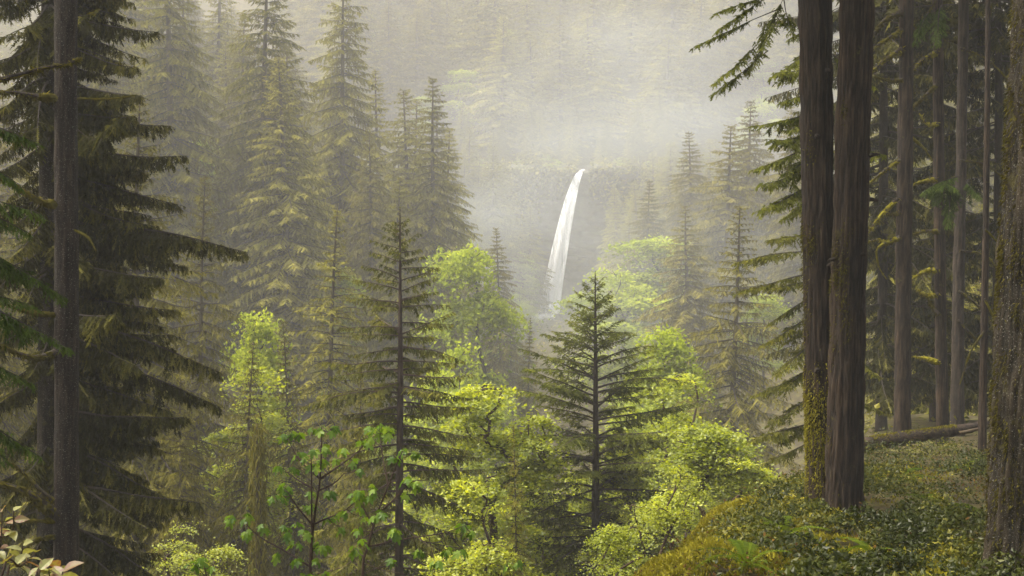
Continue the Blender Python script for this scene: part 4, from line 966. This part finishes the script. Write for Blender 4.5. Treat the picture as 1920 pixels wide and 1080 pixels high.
n = 9000; Yd = rbk.uniform(10, 36, n); Xq = np.interp(Yd, [0, 6, 10, 14, 20, 24, 28, 36, 60], [-6, -2.4, .3, 2.0, 3.0, 4.5, 6.3, 9.4, 17]) + rbk.uniform(-1.5, 9, n)
kp = fbm(Xq * .7, Yd * .7, 52) > .48; Xq, Yd = Xq[kp], Yd[kp]; P = np.stack([Xq, Yd, gz(Xq, Yd) + rbk.uniform(.05, .5, len(Xq))], -1); g = Geo()
leaf_batch(g, rbk, P, rbk.uniform(.03, .08, len(P)), .8, 0, np.clip(rbk.normal(.2, .15, len(P)), 0, 1), .55)
obj('withered_leaves', g.mesh('withered_leaves', [M['withered']]), kind='stuff', label='withered brown leaves scattered through the bank cover', category='leaves')
def frond_mesh(seed):
    r = np.random.default_rng(seed); g = Geo(); n = 22; u_ = np.linspace(0, 1, n); sp_ = np.stack([.75 * u_, 0 * u_, .42 * u_ - .62 * u_ ** 2], -1)
    for sd_ in (1, -1):
        for i in range(2, n):
            w_ = .13 * math.sin(math.pi * (.12 + .86 * u_[i])) ** .8; p_ = sp_[i]
            g.add([p_ + [-.014, 0, 0], p_ + [.014, 0, .004], p_ + [.03, sd_ * w_, -.02 - .03 * r.uniform()]], [[0, 1, 2]], 0, np.clip(r.normal(.55, .08), 0, 1))
    V, T = tube(sp_, np.linspace(.006, .002, n), 4); g.add(V, T, 0, .3); return g.mesh('frond', [M['fern']])
FR = [frond_mesh(k) for k in range(3)]; rf = np.random.default_rng(311)
for x, y, lab in [(1292, 1012, 'sword fern on the golden moss rim'), (1470, 1010, 'sword fern at the mossy foot of the twin firs'), (1685, 905, 'sword fern in the leaf cover below the log'), (1765, 965, 'sword fern between the twin firs and the massive trunk'), (1400, 1060, 'sword fern low on the bank under the twin firs'), (1640, 1050, 'sword fern in shade before the thicker twin'), (1810, 880, 'sword fern at the foot of the thin pole-like trunk')]:
    Ys = np.linspace(9, 40, 600); Xs = (x - 960) / F * Ys; k = int(np.argmax(gz(Xs, Ys) + .15 > (540 - y) / F * Ys)); t = thing('sword_fern', lab, 'fern', (Xs[k], Ys[k], gzs(Xs[k], Ys[k]) + .12))
    for j in range(11):
        o = obj('frond', FR[j % 3], t); o.rotation_euler = (rf.normal(0, .15), -rf.uniform(.0, .7), j * .571 + rf.normal(0, .2)); o.scale = (rf.uniform(.65, 1.05),) * 3
# dead sticks and stubs on the bank
for k, (pp, Yd, r, lab) in enumerate([
    ([(1277, 1020), (1258, 1000), (1240, 985), (1226, 978)], 22, .010, 'thin leafy twig arching out from the golden moss'),
    ([(1368, 952), (1374, 938), (1386, 928)], 24.5, .030, 'short dead stick standing on the bank crest'),
    ([(1402, 957), (1415, 955), (1422, 952)], 23.5, .02, 'pale broken stick lying in the leaf cover'),
    ([(1320, 980), (1318, 962), (1308, 948)], 24.5, .05, 'rotten brown stub poking from the bank rim'),
    ([(1326, 982), (1322, 966), (1318, 955)], 24.3, .045, 'rotten brown stub poking from the bank rim')]):
    p0 = px(*pp[0], Yd); zg = gzs(p0[0], Yd)
    t = thing('dead_stick' if k else 'leafy_twig', lab, 'stick' if k else 'twig', tuple(p0), 'stubs on the bank rim' if k > 2 else None)
    g = Geo(); C = curve_pts([px(x, y, Yd) - p0 for x, y in pp], 12)
    C = np.vstack([C[0] + [0, 0, -.35], C]); V, T = tube(C, np.linspace(r, r * .35, len(C)), 7); V += rs.normal(0, r * .12, V.shape); g.add(V, T, 0, .5)
    obj('stem', g.mesh('stem', [M['snag' if k > 1 else 'twig']], smooth=(0,)), t)
    if k == 0:
        q = rs.uniform(.4, 1, 130); c = np.stack([np.interp(q, np.linspace(0, 1, len(C)), C[:, i]) for i in range(3)], -1) + rs.normal(0, .07, (130, 3)) + np.array([-.25, 0, .12]) * rs.uniform(0, 1.6, (130, 1))
        g = Geo(); leaf_batch(g, rs, c, rs.uniform(.03, .06, 130), .5, 0, np.clip(rs.normal(.55, .15, 130), 0, 1)); obj('foliage', g.mesh('foliage', [M['yellow']]), t, kind='stuff')
bl_at('vine_maple', 'small yellow-leaved bush beside the golden moss rim', 1188, 935, 23, 59, 'yellow', 1090, 42, nclump=46, leaf=.05, per_clump=26, clump_r=.10, trunk_r=.02, fork=.5, stems=3, cat='shrub')

# ------------------------------------------------------------------ maple saplings with separate leaves
def maple_leaf(seed):
    """five-lobed leaf along +X hanging down from its stalk"""
    r = np.random.default_rng(seed)
    ang = np.radians([-150, -118, -95, -72, -52, -33, -18, 0, 18, 33, 52, 72, 95, 118, 150]); rad = np.array([.30, .62, .42, .80, .86, .50, .82, 1.08, .82, .50, .86, .80, .42, .62, .30]) * r.uniform(.93, 1.07, 15)
    x = .36 + rad * np.cos(ang) * .62; y = rad * np.sin(ang) * .60
    V = [[0, 0, 0]] + [[a, b, 0] for a, b in zip(x, y)] + [[.36, 0, .0]]
    V = np.array(V); V[:, 2] = -.55 * V[:, 0] ** 2 - .55 * V[:, 1] ** 2 + .10 * np.abs(np.sin(np.arange(len(V)) * 1.57)) * np.abs(V[:, 1])
    V[:, 0] *= .92
    T = [[16, i, i + 1] for i in range(1, 15)] + [[16, 0, 1], [16, 15, 0]]
    g = Geo(); g.add(V, T, 0, np.clip(.5 + .25 * V[:, 2], 0, 1)); return g.mesh('leaf', [M['sapling']])
LEAF = [maple_leaf(k) for k in range(4)]
def sapling(label, Yd, stem, limbs, clusters, seed, per, size, r0):
    rr = np.random.default_rng(seed); x0, y0 = stem[0]
    X = (x0 - 960) / F * Yd; z = gzs(X, Yd); t = thing('maple_sapling', label, 'sapling', (X, Yd, z)); base = np.array([X, Yd, z])
    S = curve_pts([np.array([0, 0, -.2])] + [px(x, y, Yd) - base for x, y in stem], 40)
    g = Geo(); V, T = tube(S, np.linspace(r0, r0 * .3, 40), 8); g.add(V, T, 0, .5); st = obj('stem', g.mesh('stem', [M['twig']], smooth=(0,)), t)
    nodes = [S[6:]]
    for L in limbs:
        dY = rr.uniform(-.5, .5); C = curve_pts([px(x, y, Yd + dY * i / len(L)) - base for i, (x, y) in enumerate(L)], 16)
        g = Geo(); V, T = tube(C, np.linspace(r0 * .55, r0 * .2, 16), 6); g.add(V, T, 0, .5); obj('branch', g.mesh('branch', [M['twig']], smooth=(0,)), t); nodes.append(C)
    N = np.concatenate(nodes)
    for (x, y) in clusters:
        p = px(x, y, Yd) - base; k = np.argmin(np.hypot(N[:, 0] - p[0], (N[:, 2] - p[2])) + np.maximum(0, N[:, 2] - p[2] + .03) * .8); q = N[k]
        p[1] = q[1] + rr.normal(0, .8) * min(.5, abs(p[0] - q[0]) + .08)
        g = Geo(); C = curve_pts([q, (p + q) / 2 + np.array([0, 0, -.02]), p], 6); V, T = tube(C, np.linspace(.005, .003, 6), 4); g.add(V, T, 0, .6); obj('stalk', g.mesh('stalk', [M['twig']], smooth=(0,)), t)
        m = max(2, int(rr.normal(per, .9))); a0 = rr.uniform(0, 6.28)
        for j in range(m):
            o = obj('leaf', LEAF[int(rr.integers(4))], t, loc=tuple(p + rr.normal(0, .015, 3)))
            o.rotation_euler = (rr.normal(0, .25), rr.uniform(.1, .8), a0 + j * 6.283 / m + rr.normal(0, .3)); s = size * rr.uniform(.65, 1.15); o.scale = (s, s, s)
    return t
Z = lambda pts: [(420 + a / 3.375, 760 + b_ / 3.375) for a, b_ in pts]
sapling('tall maple sapling with drooping whorls of fresh green leaves', 14, Z([(548, 1090), (558, 830), (580, 650), (608, 460), (620, 160)]),
    [Z(l) for l in ([(608, 465), (480, 350), (405, 215)], [(608, 465), (720, 390), (850, 290), (960, 160)], [(565, 765), (470, 650), (400, 545)], [(575, 750), (650, 715), (740, 680), (820, 620), (880, 550)],
                    [(545, 1020), (400, 930), (210, 820), (105, 710)], [(560, 525), (480, 480), (400, 425)], [(600, 540), (700, 490), (760, 430)], [(556, 1000), (555, 700), (553, 380), (550, 290)])],
    Z([(620, 135), (570, 150), (690, 150), (405, 185), (360, 200), (455, 200), (655, 260), (585, 270), (735, 295), (460, 318), (520, 325), (350, 385), (420, 400), (690, 352), (620, 352), (575, 380), (860, 255), (900, 165), (960, 145), (1020, 180), (800, 365), (860, 395), (400, 490), (355, 535), (420, 545), (560, 545), (670, 545), (870, 520), (850, 575), (930, 550), (520, 640), (560, 630), (640, 712), (690, 720), (780, 650), (835, 655), (885, 700), (735, 775), (60, 690), (140, 680), (25, 720), (170, 795), (235, 790), (130, 815), (370, 765), (450, 755), (520, 775), (410, 800), (450, 870), (540, 825), (640, 875), (590, 880), (480, 945), (330, 950), (600, 970), (560, 1050), (640, 1050), (500, 1060)]),
    141, 5.4, .115, .022)
W = lambda pts: [(480 + a / 1.542, 380 + b_ / 1.542) for a, b_ in pts]
sapling('smaller maple sapling with drooping leaves before the dark-stemmed spruce', 13, [(680, 1090), (690, 1025), (707, 965), (728, 910), (745, 868), (755, 846)],
    [[(707, 965), (735, 940), (770, 905), (800, 900)], [(690, 1025), (760, 1010), (830, 1000), (872, 985)], [(700, 985), (680, 950), (668, 925)], [(728, 910), (718, 860), (712, 812)]],
    W([(355, 655), (330, 668), (310, 700), (380, 668), (425, 712), (455, 730), (400, 735), (470, 795), (440, 790), (300, 838), (335, 825), (280, 850), (430, 838), (410, 935), (365, 890), (350, 900), (600, 920), (625, 935), (560, 985), (600, 985), (470, 1010), (440, 1040), (380, 1050), (300, 930), (310, 975), (280, 1010), (520, 1020)]),
    142, 5.4, .11, .017)
sapling('low maple sprig at the foot of the dark spruce', 15, [(392, 1120), (388, 1085), (382, 1058)], [[(388, 1085), (372, 1066), (362, 1056)]], [(382, 1054), (362, 1056), (395, 1060), (372, 1052)], 143, 3, .16, .012)
sapling('low maple sprig under the feathery small conifer', 15, [(962, 1130), (958, 1085), (952, 1060)], [[(958, 1085), (968, 1070), (974, 1060)]], [(950, 1056), (974, 1058), (962, 1062)], 144, 3, .13, .010)

# pale leaves close to the camera
def oval_leaf(seed):
    r = np.random.default_rng(seed); n = 9; s = np.linspace(0, 1, n); w = np.sin(np.pi * s ** .8) * .28 * (1 + .08 * (np.arange(n) % 2)); w[0] = w[-1] = .0
    mid = np.stack([s, 0 * s, -.22 * s ** 2], -1); A = np.stack([s, w, -.22 * s ** 2 + .35 * w], -1); B = np.stack([s, -w, -.22 * s ** 2 + .35 * w], -1)
    V = np.concatenate([mid, A, B]); T = []
    for i in range(n - 1):
        T += [[i, i + 1, n + i + 1], [i, n + i + 1, n + i], [i + 1, i, 2 * n + i], [i + 1, 2 * n + i, 2 * n + i + 1]]
    ti = np.concatenate([np.full(n, .62), np.where(r.uniform(0, 1, n) < .5, .12, .5), np.where(r.uniform(0, 1, n) < .5, .12, .55)])
    g = Geo(); g.add(V, T, 0, ti); return g.mesh('leaf', [M['redleaf']])
OV = [oval_leaf(k) for k in range(3)]
def near_plant(label, stems, Yd, seed, size):
    rr = np.random.default_rng(seed); X = (stems[0][0][0] - 960) / F * Yd; z = gzs(X, Yd); t = thing('salal_plant', label, 'plant', (X, Yd, z)); base = np.array([X, Yd, z])
    for L in stems:
        C = curve_pts([np.array([rr.normal(0, .05), rr.normal(0, .05), -.05])] + [px(x, y, Yd + rr.normal(0, .12)) - base for x, y in L], 20)
        g = Geo(); V, T = tube(C, np.linspace(.006, .002, 20), 6); g.add(V, T, 0, .8); obj('stem', g.mesh('stem', [M['twig']], smooth=(0,)), t)
        for j, u in enumerate(np.linspace(.45, 1, 9)):
            p = C[int(u * 19)]; o = obj('leaf', OV[int(rr.integers(3))], t, loc=tuple(p)); o.rotation_euler = (rr.normal(0, .5), rr.uniform(-.9, .3), (j % 2) * 3.14 + rr.normal(.2, .7)); s = size * rr.uniform(.7, 1.2); o.scale = (s, s, s)
near_plant('pale yellow-green leaves with reddish edges at the foot of the speckled trunk', [[(60, 1120), (90, 1090), (92, 1068)], [(100, 1120), (112, 1090), (118, 1072)], [(70, 1120), (76, 1095), (128, 1080)]], 4.6, 151, .066)
near_plant('leafy reddish stem with serrated pale leaves under the mossy limbs', [[(10, 1110), (35, 1060), (44, 1020)], [(0, 1100), (40, 1062), (66, 1036)], [(-20, 1090), (0, 1030), (4, 960)], [(-30, 1080), (20, 1000), (26, 958)]], 5.2, 152, .060)

# ------------------------------------------------------------------ the misty air
g = Geo(); lo = np.array([-400.0, -95, -27]); hi = np.array([400.0, 700, 200])
V = np.array([[x, y, z] for x in (lo[0], hi[0]) for y in (lo[1], hi[1]) for z in (lo[2], hi[2])])
T = [[0, 1, 3], [0, 3, 2], [4, 6, 7], [4, 7, 5], [0, 4, 5], [0, 5, 1], [2, 3, 7], [2, 7, 6], [0, 2, 6], [0, 6, 4], [1, 5, 7], [1, 7, 3]]
g.add(V, T)
hm, ht, hout = new_mat('haze_air')
pv = ht.nodes.new('ShaderNodeVolumePrincipled'); pv.inputs['Density'].default_value = HAZE_DENSITY; pv.inputs['Density Attribute'].default_value = ''
pv.inputs['Color'].default_value = (.96, .955, .94, 1); pv.inputs['Anisotropy'].default_value = .25
ht.links.new(pv.outputs[0], hout.inputs['Volume'])
obj('haze', g.mesh('haze', [hm]), kind='stuff')

def mist_bank(label, c, r, dens, seed, scale):
    g = Geo(); th, ph = np.meshgrid(np.linspace(0, np.pi, 14), np.linspace(0, 2 * np.pi, 25), indexing='ij')
    V = np.stack([np.sin(th) * np.cos(ph), np.sin(th) * np.sin(ph), np.cos(th)], -1).reshape(-1, 3)
    g.add(V, grid_tris(14, 25))
    m, t, out = new_mat('mist_vapour'); L = t.links
    tc = t.nodes.new('ShaderNodeTexCoord'); ln = t.nodes.new('ShaderNodeVectorMath'); ln.operation = 'LENGTH'; L.new(tc.outputs['Object'], ln.inputs[0])
    mr = t.nodes.new('ShaderNodeMapRange'); mr.interpolation_type = 'SMOOTHSTEP'; mr.inputs[1].default_value = .95; mr.inputs[2].default_value = .1; mr.inputs[3].default_value = 0; mr.inputs[4].default_value = 1
    L.new(ln.outputs['Value'], mr.inputs[0])
    n = t.nodes.new('ShaderNodeTexNoise'); n.inputs['Scale'].default_value = scale; n.inputs['Detail'].default_value = 2.5; mp = t.nodes.new('ShaderNodeMapping'); mp.inputs['Location'].default_value = (seed * 3.1, 0, 0); L.new(tc.outputs['Object'], mp.inputs[0]); L.new(mp.outputs[0], n.inputs['Vector'])
    nr = t.nodes.new('ShaderNodeMapRange'); nr.inputs[1].default_value = .36; nr.inputs[2].default_value = .68; nr.inputs[3].default_value = .04; nr.inputs[4].default_value = 1; L.new(n.outputs['Fac'], nr.inputs[0])
    a = t.nodes.new('ShaderNodeMath'); a.operation = 'MULTIPLY'; L.new(mr.outputs[0], a.inputs[0]); L.new(nr.outputs[0], a.inputs[1])
    b_ = t.nodes.new('ShaderNodeMath'); b_.operation = 'MULTIPLY'; b_.inputs[1].default_value = dens; L.new(a.outputs[0], b_.inputs[0])
    p = t.nodes.new('ShaderNodeVolumePrincipled'); p.inputs['Density Attribute'].default_value = ''; p.inputs['Color'].default_value = (.86, .93, 1.0, 1); p.inputs['Anisotropy'].default_value = .2
    L.new(b_.outputs[0], p.inputs['Density']); L.new(p.outputs[0], out.inputs['Volume'])
    o = obj('mist', g.mesh('mist', [m]), loc=tuple(c), kind='stuff', label=label, category='mist'); o.scale = r; return o
cy.volume_step_rate = 4.0; cy.volume_max_steps = 64
mist_bank('bright mist drifting above and beside the waterfall', px(1245, 195, 285), (82, 60, 33), .0075, 1, 2.2)
mist_bank('golden thin mist over the valley maples', px(1260, 540, 165), (45, 60, 17), .0045, 3, 1.8)
mist_bank('spray cloud at the foot of the waterfall', px(1026, 592, 342), (10, 9, 6.5), .022, 4, 1.5)
mist_bank('thin mist lying against the lichened conifers', px(830, 420, 250), (50, 60, 24), .008, 2, 2.0)
